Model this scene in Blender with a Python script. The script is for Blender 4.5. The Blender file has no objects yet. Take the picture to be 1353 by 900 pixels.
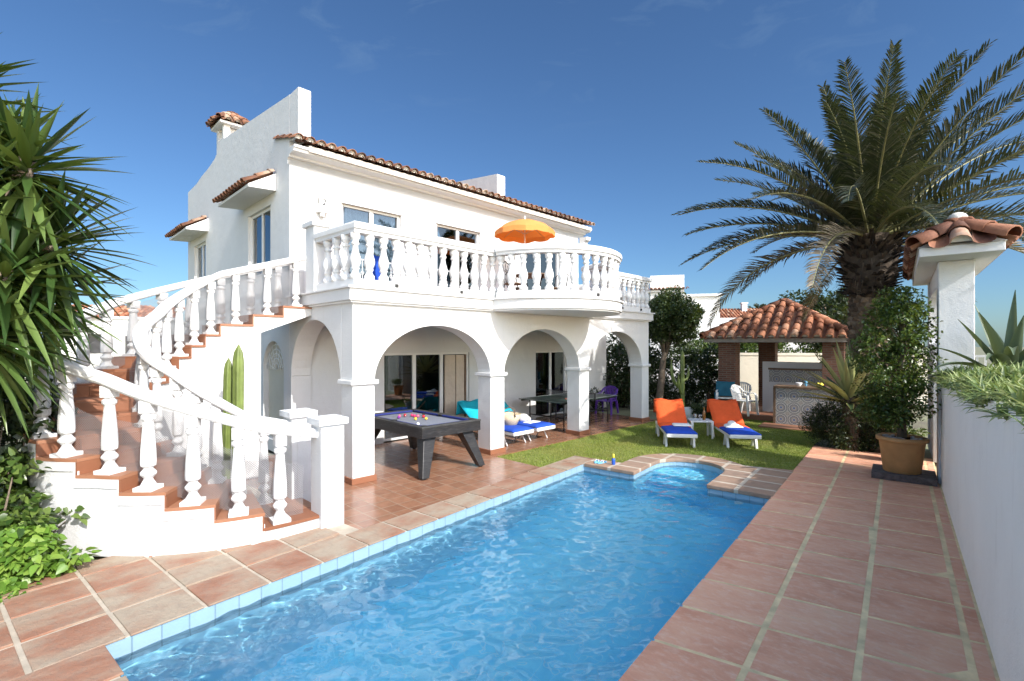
import bpy, bmesh, math, random
import numpy as np
from mathutils import Vector, Matrix
from mathutils.geometry import tessellate_polygon
random.seed(7); RNG = np.random.default_rng(7)
PI = math.pi; R = math.radians
SC = bpy.context.scene; COL = SC.collection

# ---------------------------------------------------------------- frames
CORNER = Vector((-2.603, 7.976, 0)); HU = Vector((.703, .711, 0)).normalized(); HV = Vector((-HU.y, HU.x, 0))
RH = math.atan2(HU.y, HU.x)
POOL = Vector((-3.128, 3.709, 0)); PT = Vector((.6206, .784, 0)).normalized(); PS = Vector((PT.y, -PT.x, 0))
RP = math.atan2(PS.y, PS.x)
def HW(a, b, z=0): return CORNER + HU*a + HV*b + Vector((0, 0, z))
def PW(s, t, z=0): return POOL + PS*s + PT*t + Vector((0, 0, z))
def toP(v): d = Vector(v) - POOL; return (d.dot(PS), d.dot(PT))

# ---------------------------------------------------------------- objects
def thing(name, label, cat, loc=(0, 0, 0), rz=0, group=None):
    o = bpy.data.objects.new(name, None); COL.objects.link(o)
    o.empty_display_size = .2
    o.location = loc; o.rotation_euler = (0, 0, rz)
    o['label'] = label; o['category'] = cat
    if group: o['group'] = group
    return o
def tag(o, label, cat, group=None, kind=None):
    o['label'] = label; o['category'] = cat
    if group: o['group'] = group
    if kind: o['kind'] = kind
    return o
def struct(o): o['kind'] = 'structure'; return o
def dup(root, loc, rz=None, label=None, group=None, scale=None):
    r = root.copy(); COL.objects.link(r); r.location = loc
    if rz is not None: r.rotation_euler = (0, 0, rz)
    if scale: r.scale = (scale,)*3
    if label: r['label'] = label
    if group: r['group'] = group
    for ch in list(root.children):
        c = ch.copy(); COL.objects.link(c); c.parent = r
        for g in list(ch.children):
            d = g.copy(); COL.objects.link(d); d.parent = c
    return r
def dup_part(o, parent, loc, rot=None, scale=None):
    c = o.copy(); COL.objects.link(c); c.parent = parent; c.location = loc
    if rot is not None: c.rotation_euler = rot
    if scale is not None: c.scale = scale
    return c

class MB:
    def __init__(s): s.v = []; s.f = []; s.sm = []; s.mi = {}
    def add(s, vs, fs, smooth=False, mi=0):
        n = len(s.v)
        if mi: s.mi.update({len(s.f)+i: mi for i in range(len(fs))})
        s.v += [tuple(v) for v in vs]; s.f += [tuple(i+n for i in f) for f in fs]; s.sm += [smooth]*len(fs); return s
    def box(s, x0, y0, z0, x1, y1, z1):
        v = [(x, y, z) for z in (z0, z1) for y in (y0, y1) for x in (x0, x1)]
        return s.add(v, [(0, 2, 3, 1), (4, 5, 7, 6), (0, 1, 5, 4), (2, 6, 7, 3), (0, 4, 6, 2), (1, 3, 7, 5)])
    def frus(s, c0, w0, d0, c1, w1, d1):     # tapered box from rectangle at c0 to rectangle at c1
        v = []
        for c, w, d in ((c0, w0, d0), (c1, w1, d1)):
            for dy in (-1, 1):
                for dx in (-1, 1): v.append((c[0]+dx*w/2, c[1]+dy*d/2, c[2]))
        return s.add(v, [(0, 2, 3, 1), (4, 5, 7, 6), (0, 1, 5, 4), (2, 6, 7, 3), (0, 4, 6, 2), (1, 3, 7, 5)])
    def beam(s, p0, p1, w, h, up=(0, 0, 1)):
        p0 = Vector(p0); p1 = Vector(p1); d = (p1-p0).normalized(); up = Vector(up)
        x = d.cross(up)
        if x.length < 1e-4: x = d.cross(Vector((1, 0, 0)))
        x.normalize(); y = x.cross(d).normalized(); v = []
        for p in (p0, p1):
            for a, b in ((-1, -1), (1, -1), (1, 1), (-1, 1)): v.append(p + x*(a*w/2) + y*(b*h/2))
        return s.add(v, [(0, 3, 2, 1), (4, 5, 6, 7), (0, 1, 5, 4), (1, 2, 6, 5), (2, 3, 7, 6), (3, 0, 4, 7)])
    def sweep(s, pts, prof, smooth=False, closed=False):    # prof: (side, up) offsets, kept upright
        n = len(pts); k = len(prof); v = []
        for i in range(n):
            a = Vector(pts[max(0, i-1)]); b = Vector(pts[min(n-1, i+1)]); d = b-a; d.z = 0
            if d.length < 1e-6: d = Vector((1, 0, 0))
            d.normalize(); sd = Vector((d.y, -d.x, 0))
            for (p, q) in prof: v.append(Vector(pts[i]) + sd*p + Vector((0, 0, q)))
        f = [(i*k+j, i*k+(j+1) % k, (i+1)*k+(j+1) % k, (i+1)*k+j) for i in range(n-1) for j in range(k)]
        f += [tuple(range(k))[::-1], tuple((n-1)*k+j for j in range(k))]
        return s.add(v, f, smooth)
    def tube(s, pts, r, n=8, cap=True):
        pts = [Vector(p) for p in pts]; m = len(pts)
        rs = r if isinstance(r, (list, tuple)) else [r]*m
        v = []; ref = None
        for i in range(m):
            d = (pts[min(m-1, i+1)]-pts[max(0, i-1)])
            if d.length < 1e-7: d = Vector((0, 0, 1))
            d.normalize()
            if ref is None:
                ref = Vector((1, 0, 0)) if abs(d.x) < .8 else Vector((0, 1, 0))
            x = (ref - d*ref.dot(d))
            if x.length < 1e-4: x = d.orthogonal()
            x.normalize(); ref = x; y = d.cross(x)
            for j in range(n):
                a = 2*PI*j/n; v.append(pts[i] + (x*math.cos(a)+y*math.sin(a))*rs[i])
        f = [(i*n+j, i*n+(j+1) % n, (i+1)*n+(j+1) % n, (i+1)*n+j) for i in range(m-1) for j in range(n)]
        s.add(v, f, True)
        if cap:
            b = len(s.v)-m*n
            s.f += [tuple(b+j for j in range(n))[::-1], tuple(b+(m-1)*n+j for j in range(n))]; s.sm += [False]*2
        return s
    def lathe(s, prof, n=16, c=(0, 0, 0), smooth=True, square=False):
        v = []; k = len(prof)
        for r, z in prof:
            for j in range(n):
                a = 2*PI*(j+.5)/n; v.append((c[0]+r*math.cos(a), c[1]+r*math.sin(a), c[2]+z))
        f = [(i*n+j, i*n+(j+1) % n, (i+1)*n+(j+1) % n, (i+1)*n+j) for i in range(k-1) for j in range(n)]
        s.add(v, f, smooth); b = len(s.v)-k*n
        s.f += [tuple(b+j for j in range(n))[::-1], tuple(b+(k-1)*n+j for j in range(n))]; s.sm += [False]*2
        return s
    def prism(s, outer, z0, z1, holes=(), fn=None):   # polygon in plane, extruded; fn maps (u, v, w) to xyz
        fn = fn or (lambda u, v, w: (u, v, w))
        loops = [list(outer)] + [list(h) for h in holes]
        flat = [p for l in loops for p in l]; n = len(flat)
        tris = tessellate_polygon([[Vector((p[0], p[1], 0)) for p in l] for l in loops])
        vs = [fn(p[0], p[1], z0) for p in flat] + [fn(p[0], p[1], z1) for p in flat]
        fs = []
        for t in tris:
            (x0, y0), (x1, y1), (x2, y2) = [flat[i][:2] for i in t]
            if (x1-x0)*(y2-y0)-(x2-x0)*(y1-y0) < 0: t = (t[0], t[2], t[1])
            fs.append((t[2], t[1], t[0])); fs.append(tuple(i+n for i in t))
        o = 0
        for l in loops:
            m = len(l)
            for i in range(m): fs.append((o+i, o+(i+1) % m, n+o+(i+1) % m, n+o+i))
            o += m
        return s.add(vs, fs)
    def sheet(s, outer, z, holes=()):
        loops = [list(outer)] + [list(h) for h in holes]; flat = [p for l in loops for p in l]
        tris = tessellate_polygon([[Vector((p[0], p[1], 0)) for p in l] for l in loops]); fs = []
        for t in tris:
            (x0, y0), (x1, y1), (x2, y2) = [flat[i][:2] for i in t]
            fs.append(t if (x1-x0)*(y2-y0)-(x2-x0)*(y1-y0) > 0 else (t[0], t[2], t[1]))
        return s.add([(p[0], p[1], z) for p in flat], fs)
    def ball(s, c, r, n=10, m=6, sc=(1, 1, 1)):
        pr = []
        v = []; f = []
        for i in range(1, m):
            th = PI*i/m
            for j in range(n):
                a = 2*PI*j/n; v.append((c[0]+r*sc[0]*math.sin(th)*math.cos(a), c[1]+r*sc[1]*math.sin(th)*math.sin(a), c[2]+r*sc[2]*math.cos(th)))
        t = len(v); v.append((c[0], c[1], c[2]+r*sc[2])); v.append((c[0], c[1], c[2]-r*sc[2]))
        for i in range(m-2):
            for j in range(n): f.append((i*n+j, (i+1)*n+j, (i+1)*n+(j+1) % n, i*n+(j+1) % n))
        for j in range(n):
            f.append((t, j, (j+1) % n)); f.append((t+1, (m-2)*n+(j+1) % n, (m-2)*n+j))
        return s.add(v, f, True)
    def build(s, name, mat, parent=None, bevel=0, loc=None, recalc=True, seg=2, solidify=0):
        me = bpy.data.meshes.new(name); me.from_pydata(s.v, [], s.f)
        me.polygons.foreach_set('use_smooth', s.sm)
        if recalc:
            bm = bmesh.new(); bm.from_mesh(me); bmesh.ops.recalc_face_normals(bm, faces=bm.faces); bm.to_mesh(me); bm.free()
        me.update()
        o = bpy.data.objects.new(name, me); COL.objects.link(o)
        for q in (mat if isinstance(mat, (list, tuple)) else [mat]): me.materials.append(q)
        for i, q in s.mi.items(): me.polygons[i].material_index = q
        if parent: o.parent = parent
        if loc is not None: o.location = loc
        if solidify:
            m = o.modifiers.new('thick', 'SOLIDIFY'); m.thickness = solidify
        if bevel:
            m = o.modifiers.new('bevel', 'BEVEL'); m.width = bevel; m.segments = seg; m.limit_method = 'ANGLE'; m.angle_limit = R(35)
        return o

def np_mesh(name, V, F, mat, parent=None, loc=None, smooth=False):
    V = np.asarray(V, dtype=np.float32); F = np.asarray(F, dtype=np.int32)
    me = bpy.data.meshes.new(name); me.vertices.add(len(V)); me.vertices.foreach_set('co', V.ravel())
    nf, k = F.shape; me.loops.add(nf*k); me.loops.foreach_set('vertex_index', F.ravel())
    me.polygons.add(nf); me.polygons.foreach_set('loop_start', np.arange(0, nf*k, k, dtype=np.int32))
    if smooth: me.polygons.foreach_set('use_smooth', np.ones(nf, dtype=bool))
    me.update(calc_edges=True); me.validate()
    if mat: me.materials.append(mat)
    o = bpy.data.objects.new(name, me); COL.objects.link(o)
    if parent: o.parent = parent
    if loc is not None: o.location = loc
    return o

def nrm(a): return a/np.maximum(np.linalg.norm(a, axis=-1, keepdims=True), 1e-9)
def leaf_quads(C, D, N, L, W):     # folded diamond leaves: centre base C, long axis D, normal N
    D = nrm(D); S = nrm(np.cross(D, N)); N = np.cross(S, D)
    L = np.asarray(L).reshape(-1, 1); W = np.asarray(W).reshape(-1, 1)
    b = C; t = C + D*L - N*L*.12; l = C + D*L*.45 + S*W*.5 + N*W*.18; r = C + D*L*.45 - S*W*.5 + N*W*.18
    V = np.stack([b, l, t, r], 1).reshape(-1, 3); n = len(C)
    i = np.arange(n)*4
    F = np.concatenate([np.stack([i, i+1, i+2], 1), np.stack([i, i+2, i+3], 1)])
    return V, F
def rand_unit(n): return nrm(RNG.normal(size=(n, 3)))
def crown(centers, radii, per, L, W, shell=.55, up=.35):   # leaves round clump centres
    C = []; D = []
    for c, r in zip(centers, radii):
        u = rand_unit(per); rad = r*(shell+(1-shell)*RNG.random((per, 1))**.6)
        C.append(np.asarray(c)+u*rad*np.array([1, 1, .85])); d = u*.8+RNG.normal(size=(per, 3))*.55; d[:, 2] -= .15; D.append(d)
    C = np.concatenate(C); D = np.concatenate(D); N = rand_unit(len(C))*.8; N[:, 2] += up+.5
    k = len(C); return leaf_quads(C, D, N, L*(.7+.6*RNG.random(k)), W*(.7+.6*RNG.random(k)))

class Blades:      # long strap leaves with a fold
    def __init__(s): s.V = []; s.F = []
    def blade(s, base, d, length, width, droop, nseg=4, fold=.25, taper=None, twist=0):
        base = Vector(base); d = Vector(d).normalized()
        side = d.cross(Vector((0, 0, 1)))
        if side.length < .05: side = Vector((math.cos(twist), math.sin(twist), 0))
        side.normalize(); n0 = len(s.V); p = base.copy(); st = length/nseg
        for i in range(nseg+1):
            u = i/nseg
            w = width*(taper(u) if taper else min(1, .55+1.6*u)*(1-u**2.2)) + .0015
            nn = side.cross(d).normalized()
            s.V += [tuple(p+side*w/2+nn*w*fold), tuple(p), tuple(p-side*w/2+nn*w*fold)]
            d = (d+Vector((0, 0, -droop*(1.0)*(.35+u)/nseg))).normalized(); p = p+d*st
        for i in range(nseg):
            a = n0+i*3
            s.F += [(a, a+1, a+4, a+3), (a+1, a+2, a+5, a+4)]
    def build(s, name, mat, parent=None, loc=None): return np_mesh(name, s.V, s.F, mat, parent, loc, smooth=True)

# ---------------------------------------------------------------- materials
class NT:
    def __init__(s, m): s.t = m.node_tree; s.n = s.t.nodes; s.l = s.t.links
    def new(s, ty, **kw):
        n = s.n.new(ty)
        for k, v in kw.items():
            if k.startswith('i_'):
                key = k[2:]; key = int(key) if key.isdigit() else key.replace('_', ' ')
                n.inputs[key].default_value = v
            else: setattr(n, k, v)
        return n
    def link(s, a, b): s.l.new(a, b)
def base_mat(name):
    m = bpy.data.materials.new(name); m.use_nodes = True; g = NT(m); g.n.clear()
    out = g.new('ShaderNodeOutputMaterial'); p = g.new('ShaderNodeBsdfPrincipled'); g.link(p.outputs[0], out.inputs[0])
    return m, g, p, out
def c4(c): return (c[0], c[1], c[2], 1)
def ramp(g, fac, stops, interp='LINEAR'):
    r = g.new('ShaderNodeValToRGB'); r.color_ramp.interpolation = interp
    e = r.color_ramp.elements
    while len(e) < len(stops): e.new(.5)
    for i, (p, c) in enumerate(stops): e[i].position = p; e[i].color = c4(c)
    g.link(fac, r.inputs[0]); return r.outputs[0]
def noise(g, vec, scale, detail=4, rough=.55, dist=0):
    n = g.new('ShaderNodeTexNoise'); n.inputs['Scale'].default_value = scale; n.inputs['Detail'].default_value = detail
    n.inputs['Roughness'].default_value = rough; n.inputs['Distortion'].default_value = dist
    if vec is not None: g.link(vec, n.inputs['Vector'])
    return n.outputs['Fac']
def mixc(g, f, a, b, mode='MIX'):
    m = g.new('ShaderNodeMix', data_type='RGBA', blend_type=mode)
    for s, v in ((m.inputs[0], f), (m.inputs[6], a), (m.inputs[7], b)):
        if hasattr(v, 'is_output'): g.link(v, s)
        else: s.default_value = v if not isinstance(v, tuple) else (c4(v) if len(v) == 3 else v)
    return m.outputs[2]
def math_(g, op, a, b=0, c=None):
    m = g.new('ShaderNodeMath', operation=op)
    for i, v in enumerate((a, b, c)):
        if v is None: continue
        if hasattr(v, 'is_output'): g.link(v, m.inputs[i])
        else: m.inputs[i].default_value = v
    return m.outputs[0]
def bump(g, p, h, dist=.01, strength=.5):
    b = g.new('ShaderNodeBump'); b.inputs['Strength'].default_value = strength; b.inputs['Distance'].default_value = dist
    g.link(h, b.inputs['Height']); g.link(b.outputs[0], p.inputs['Normal']); return b
def coords(g, kind='Object'): return g.new('ShaderNodeTexCoord').outputs[kind]
def mapping(g, v, scale=(1, 1, 1), rot=(0, 0, 0), loc=(0, 0, 0)):
    m = g.new('ShaderNodeMapping'); g.link(v, m.inputs[0]); m.inputs['Scale'].default_value = scale; m.inputs['Rotation'].default_value = rot; m.inputs['Location'].default_value = loc
    return m.outputs[0]

def simple(name, col, rough=.6, var=.08, scale=6, bs=60, bd=.002, bstr=.3, metal=0, spec=.5, coat=0, col2=None):
    m, g, p, _ = base_mat(name); v = coords(g)
    n = noise(g, v, scale, 5)
    lo = tuple(max(0, x*(1-var)) for x in col); hi = tuple(min(1, x*(1+var)) for x in (col2 or col))
    g.link(ramp(g, n, [(.3, lo), (.7, hi)]), p.inputs['Base Color'])
    p.inputs['Roughness'].default_value = rough; p.inputs['Metallic'].default_value = metal
    p.inputs['Specular IOR Level'].default_value = spec; p.inputs['Coat Weight'].default_value = coat
    if bd: bump(g, p, noise(g, v, bs, 3), bd, bstr)
    return m
def island_mat(name, stops, rough=.6, nscale=8, namt=.25, bs=50, bd=.003, bstr=.4, spec=.4, stretch=(1, 1, 1)):
    m, g, p, _ = base_mat(name); v = coords(g)
    rnd = g.new('ShaderNodeNewGeometry').outputs['Random Per Island']
    off = g.new('ShaderNodeVectorMath', operation='SCALE'); g.link(v, off.inputs[0]); off.inputs[3].default_value = 1
    n = noise(g, mapping(g, v, stretch), nscale, 5, .6)
    f = math_(g, 'ADD', rnd, math_(g, 'MULTIPLY', math_(g, 'SUBTRACT', n, .5), namt*4)); 
    g.link(ramp(g, f, stops), p.inputs['Base Color'])
    p.inputs['Roughness'].default_value = rough; p.inputs['Specular IOR Level'].default_value = spec
    if bd: bump(g, p, noise(g, v, bs, 4), bd, bstr)
    return m
def foliage(name, stops, trans=.35, rough=.45, spec=.4):
    m, g, p, out = base_mat(name)
    rnd = g.new('ShaderNodeNewGeometry').outputs['Random Per Island']
    col = ramp(g, rnd, stops); g.link(col, p.inputs['Base Color'])
    p.inputs['Roughness'].default_value = rough; p.inputs['Specular IOR Level'].default_value = spec
    t = g.new('ShaderNodeBsdfTranslucent'); tc = mixc(g, .5, col, (.35, .42, .05), 'MIX'); g.link(tc, t.inputs[0])
    mx = g.new('ShaderNodeMixShader'); mx.inputs[0].default_value = trans
    g.link(p.outputs[0], mx.inputs[1]); g.link(t.outputs[0], mx.inputs[2]); g.link(mx.outputs[0], out.inputs[0])
    return m

M = {}
def stucco(name, col, var=.035, stain=.06):
    m, g, p, _ = base_mat(name); v = coords(g)
    n1 = noise(g, v, 1.3, 5, .6); n2 = noise(g, mapping(g, v, (3, 3, .5)), 2.0, 5, .65)
    c1 = ramp(g, n1, [(.3, tuple(x*(1-var) for x in col)), (.7, col)])
    c2 = mixc(g, ramp(g, n2, [(.58, (0, 0, 0)), (.8, (stain*3,)*3)]), c1, (.52, .49, .43))
    g.link(c2, p.inputs['Base Color']); p.inputs['Roughness'].default_value = .75; p.inputs['Specular IOR Level'].default_value = .3
    bump(g, p, math_(g, 'ADD', noise(g, v, 45, 5, .65), math_(g, 'MULTIPLY', noise(g, v, 5, 3, .5), 2.2)), .009, .5); return m
M['white'] = stucco('white_stucco', (.66, .66, .655), .05, .10)
M['white2'] = stucco('white_paint', (.68, .68, .675), .03, .06)
M['wall'] = stucco('garden_wall_paint', (.88, .865, .83), .06, .14)
M['cream'] = stucco('cream_render', (.62, .57, .47), .08, .1)
M['pillar'] = stucco('rough_white_render', (.74, .75, .76), .05, .05)
M['neigh'] = stucco('white_house_render', (.70, .69, .66))
M['plastic'] = simple('white_plastic', (.78, .78, .76), .38, .03, 3, 40, .001, .15)
M['blackmetal'] = simple('black_metal', (.02, .02, .022), .4, .2, 10, bd=0, metal=.3)
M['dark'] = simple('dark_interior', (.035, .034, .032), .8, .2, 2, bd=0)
M['alu'] = simple('white_frame', (.72, .72, .71), .35, .03, 4, bd=0)
M['roofslab'] = simple('roof_mortar', (.5, .45, .4), .9, .15)
M['mortar'] = simple('tile_mortar', (.62, .59, .54), .9, .15, 8, 40, .008, .5)
M['rooftile'] = island_mat('clay_roof_tile', [(.0, (.07, .035, .024)), (.3, (.13, .058, .034)), (.6, (.20, .09, .05)), (.82, (.27, .14, .085)), (1, (.36, .26, .19))], .8, 5, .16, 40, .006, .5)
M['rooftile_new'] = island_mat('orange_roof_tile', [(.0, (.14, .055, .03)), (.35, (.28, .105, .053)), (.7, (.38, .16, .085)), (1, (.44, .27, .18))], .75, 6, .16, 40, .006, .5)
M['rooftile_gate'] = island_mat('weathered_orange_tile', [(.0, (.10, .042, .026)), (.4, (.20, .08, .045)), (.75, (.33, .145, .08)), (1, (.42, .28, .2))], .75, 6, .2, 40, .008, .6)
M['step'] = island_mat('terracotta_step_tile', [(0, (.22, .088, .045)), (.5, (.29, .125, .068)), (1, (.35, .175, .10))], .5, 5, .12, 60, .002, .3)
M['soil'] = simple('soil', (.12, .09, .06), .95, .4, 8, 20, .02, .8)
M['ground'] = simple('dry_ground', (.20, .17, .12), .95, .35, .6, 9, .03, .6, col2=(.16, .17, .09))
M['wood'] = simple('weathered_wood', (.16, .10, .06), .7, .3, 12)
M['steel'] = simple('grey_metal', (.35, .36, .37), .4, .1, 6, bd=0, metal=.6)
M['pot'] = simple('terracotta_pot', (.48, .26, .105), .7, .14, 5, 50, .003, .3)
M['trunk'] = simple('bark', (.17, .13, .095), .9, .35, 9, 25, .03, .9)
M['palmbark'] = island_mat('palm_bark', [(0, (.05, .035, .025)), (.5, (.13, .095, .065)), (1, (.26, .20, .14))], .9, 10, .2, 30, .01, .8)
M['boss'] = island_mat('palm_frond_stubs', [(0, (.014, .010, .008)), (.5, (.04, .027, .019)), (1, (.11, .082, .056))], .9, 10, .2, 30, .01, .8)
M['cactus'] = simple('cactus_skin', (.13, .17, .04), .5, .25, 6, 40, .004, .3)

# foliage
M['palm'] = foliage('palm_leaflets', [(0, (.013, .021, .012)), (.6, (.028, .038, .022)), (.84, (.058, .062, .042)), (1, (.17, .16, .125))], .06, .40, .5)
M['palmdry'] = foliage('dry_palm_leaflets', [(0, (.07, .055, .038)), (1, (.19, .16, .115))], .1, .6)
M['rachis'] = simple('palm_rachis', (.22, .21, .09), .5, .25)
M['yucca'] = foliage('yucca_leaves', [(0, (.014, .036, .009)), (.55, (.046, .09, .02)), (1, (.14, .20, .05))], .12, .34, .5)
M['shrub'] = foliage('bright_shrub_leaves', [(0, (.06, .13, .016)), (.5, (.13, .25, .034)), (1, (.24, .35, .065))], .28, .38, .5)
M['tree'] = foliage('tree_leaves', [(0, (.014, .03, .008)), (.6, (.032, .058, .014)), (1, (.075, .105, .03))], .18, .4, .5)
M['ficus'] = foliage('ficus_leaves', [(0, (.018, .044, .009)), (.5, (.05, .092, .018)), (1, (.14, .20, .045))], .25, .32, .5)
M['hedge'] = foliage('hedge_leaves', [(0, (.010, .02, .007)), (.6, (.02, .038, .011)), (1, (.05, .075, .022))], .14, .45)
M['trail'] = foliage('trailing_plant_leaves', [(0, (.09, .15, .05)), (.5, (.22, .29, .10)), (.85, (.40, .45, .20)), (1, (.55, .57, .33))], .25, .45)
M['grass'] = foliage('grass_blades', [(0, (.13, .19, .03)), (.5, (.27, .34, .06)), (.85, (.37, .42, .09)), (1, (.48, .47, .18))], .38, .6, .3)
M['agave'] = foliage('agave_leaves', [(0, (.055, .085, .05)), (1, (.13, .17, .10))], .1, .45)
M['agave_dark'] = foliage('dark_agave_leaves', [(0, (.035, .065, .03)), (1, (.07, .11, .05))], .1, .4)
def grass_patches():
    m = M['grass']; g = NT(m); v = coords(g); pr = [n for n in g.n if n.type == 'BSDF_PRINCIPLED'][0]; src = pr.inputs['Base Color'].links[0].from_socket
    f = ramp(g, noise(g, v, 1.1, 5, .65), [(.42, (0, 0, 0)), (.66, (.75,)*3)]); c = mixc(g, f, src, (.34, .30, .10)); f2 = ramp(g, noise(g, v, .7, 4, .6), [(.5, (0, 0, 0)), (.7, (.6,)*3)]); c = mixc(g, f2, c, (.10, .17, .03)); g.link(c, pr.inputs['Base Color'])
grass_patches()
def cloth(name, col, var=.06):
    return simple(name, col, .85, var, 5, 7, .05, .5, spec=.2)
M['orange'] = cloth('orange_cloth', (.80, .115, .03)); M['blue'] = cloth('blue_cloth', (.02, .075, .45)); M['turq'] = cloth('turquoise_cloth', (.015, .40, .52))
M['whitecloth'] = cloth('white_cloth', (.8, .8, .78)); M['navy'] = cloth('pool_table_cushion', (.03, .04, .17)); M['baize'] = simple('grey_blue_baize', (.18, .195, .235), .9, .05, 5, 300, .0005, .3, spec=.1); M['cream_cloth'] = cloth('cream_curtain', (.55, .46, .37))
M['curtain'] = cloth('blue_grey_curtain', (.42, .48, .58)); M['purple'] = simple('purple_plastic', (.13, .045, .36), .4, .08); M['basket'] = simple('straw', (.62, .50, .33), .8, .15, 30, 90, .006, .8)
def parasol_mat():
    m, g, p, out = base_mat('parasol_fabric'); p.inputs['Base Color'].default_value = (.85, .36, .10, 1); p.inputs['Roughness'].default_value = .85
    t = g.new('ShaderNodeBsdfTranslucent'); t.inputs[0].default_value = (.80, .17, .02, 1); mx = g.new('ShaderNodeMixShader'); mx.inputs[0].default_value = .35
    g.link(p.outputs[0], mx.inputs[1]); g.link(t.outputs[0], mx.inputs[2]); g.link(mx.outputs[0], out.inputs[0]); return m
M['parasol'] = parasol_mat()
M['whitepaint'] = simple('white_gloss', (.8, .8, .79), .3, .02, bd=0)
M['redrubber'] = simple('red_rubber', (.42, .03, .025), .7, .1, bd=0)
M['ttop'] = simple('table_tennis_green', (.035, .06, .05), .4, .15, 5, bd=0)
M['lightblue'] = simple('light_blue_rubber', (.16, .45, .68), .6, .1, bd=0); M['yellow'] = simple('yellow_plastic', (.72, .60, .05), .35, .05, bd=0)
M['deepblue'] = simple('deep_blue_plastic', (.02, .10, .50), .35, .05, bd=0)
M['brownglass'] = simple('amber_glass', (.22, .09, .015), .1, .1, bd=0, coat=.5)
M['tablewood'] = simple('black_stained_oak', (.045, .045, .043), .45, .45, 6, 40, .002, .3)
def wood_streak():
    m, g, p, _ = base_mat('dark_table_veneer'); v = coords(g)
    n = noise(g, mapping(g, v, (6, 6, 60)), 1.2, 6, .6)
    g.link(ramp(g, n, [(.3, (.011, .011, .012)), (.55, (.028, .027, .027)), (.75, (.07, .068, .066))]), p.inputs['Base Color'])
    p.inputs['Roughness'].default_value = .38; bump(g, p, n, .002, .3); return m
M['veneer'] = wood_streak()
def glass_pane():
    m, g, p, out = base_mat('window_glass')
    gl = g.new('ShaderNodeBsdfGlossy'); gl.inputs['Roughness'].default_value = .01; gl.inputs[0].default_value = (.9, .95, 1, 1)
    tr = g.new('ShaderNodeBsdfTransparent'); tr.inputs[0].default_value = (.55, .6, .62, 1)
    fr = g.new('ShaderNodeFresnel'); fr.inputs[0].default_value = 1.6
    mx = g.new('ShaderNodeMixShader'); g.link(math_(g, 'ADD', fr.outputs[0], .04), mx.inputs[0]); g.link(tr.outputs[0], mx.inputs[1]); g.link(gl.outputs[0], mx.inputs[2])
    g.link(mx.outputs[0], out.inputs[0]); return m
M['glass'] = glass_pane()
def clear_glass():
    m, g, p, out = base_mat('drinking_glass')
    gl = g.new('ShaderNodeBsdfGlossy'); gl.inputs['Roughness'].default_value = .02
    tr = g.new('ShaderNodeBsdfTransparent'); tr.inputs[0].default_value = (.9, .92, .92, 1)
    mx = g.new('ShaderNodeMixShader'); mx.inputs[0].default_value = .25; g.link(tr.outputs[0], mx.inputs[1]); g.link(gl.outputs[0], mx.inputs[2]); g.link(mx.outputs[0], out.inputs[0]); return m
M['clear'] = clear_glass()
def netting():
    m, g, p, out = base_mat('white_net'); uv = coords(g, 'UV')
    s = g.new('ShaderNodeSeparateXYZ'); g.link(uv, s.inputs[0])
    def lines(x):
        f = math_(g, 'ABSOLUTE', math_(g, 'SUBTRACT', math_(g, 'FRACT', x), .5)); return math_(g, 'LESS_THAN', f, .095)
    k = 1/.027
    a = lines(math_(g, 'MULTIPLY', math_(g, 'ADD', s.outputs[0], s.outputs[1]), k)); b = lines(math_(g, 'MULTIPLY', math_(g, 'SUBTRACT', s.outputs[0], s.outputs[1]), k))
    f = math_(g, 'MAXIMUM', a, b); p.inputs['Base Color'].default_value = (.22, .22, .23, 1); p.inputs['Roughness'].default_value = .6
    tr = g.new('ShaderNodeBsdfTransparent'); mx = g.new('ShaderNodeMixShader'); g.link(f, mx.inputs[0]); g.link(tr.outputs[0], mx.inputs[1]); g.link(p.outputs[0], mx.inputs[2]); g.link(mx.outputs[0], out.inputs[0]); return m
M['net'] = netting()
def brick_mat(name, c1, c2, mortar, bw, bh, mw, scale=1, rough=.6, bd=.006, offset=.5, swiz=None, nvar=.25, coatrough=None):
    m, g, p, _ = base_mat(name); v = coords(g)
    if swiz == 'wall':    # x+y , z
        s = g.new('ShaderNodeSeparateXYZ'); g.link(v, s.inputs[0]); c = g.new('ShaderNodeCombineXYZ')
        g.link(math_(g, 'ADD', s.outputs[0], s.outputs[1]), c.inputs[0]); g.link(s.outputs[2], c.inputs[1]); v2 = c.outputs[0]
    else: v2 = v
    b = g.new('ShaderNodeTexBrick'); g.link(v2, b.inputs['Vector']); b.offset = offset
    b.inputs['Color1'].default_value = c4(c1); b.inputs['Color2'].default_value = c4(c2); b.inputs['Mortar'].default_value = c4(mortar)
    b.inputs['Scale'].default_value = scale; b.inputs['Mortar Size'].default_value = mw; b.inputs['Brick Width'].default_value = bw; b.inputs['Row Height'].default_value = bh
    b.inputs['Mortar Smooth'].default_value = .15
    n = noise(g, v, 7, 6, .65); k = 1-nvar
    col = mixc(g, 1.0, b.outputs['Color'], ramp(g, n, [(.25, (k, k, k)), (.75, (1, 1, 1))]), 'MULTIPLY')
    g.link(col, p.inputs['Base Color']); p.inputs['Roughness'].default_value = rough
    h = math_(g, 'ADD', math_(g, 'MULTIPLY', b.outputs['Fac'], -1.0), math_(g, 'MULTIPLY', noise(g, v, 60, 4), .25))
    bump(g, p, h, bd, .6); return m
M['brick'] = brick_mat('red_brick', (.13, .052, .034), (.20, .085, .052), (.17, .13, .10), .24, .068, .012, swiz='wall', rough=.85)
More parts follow.
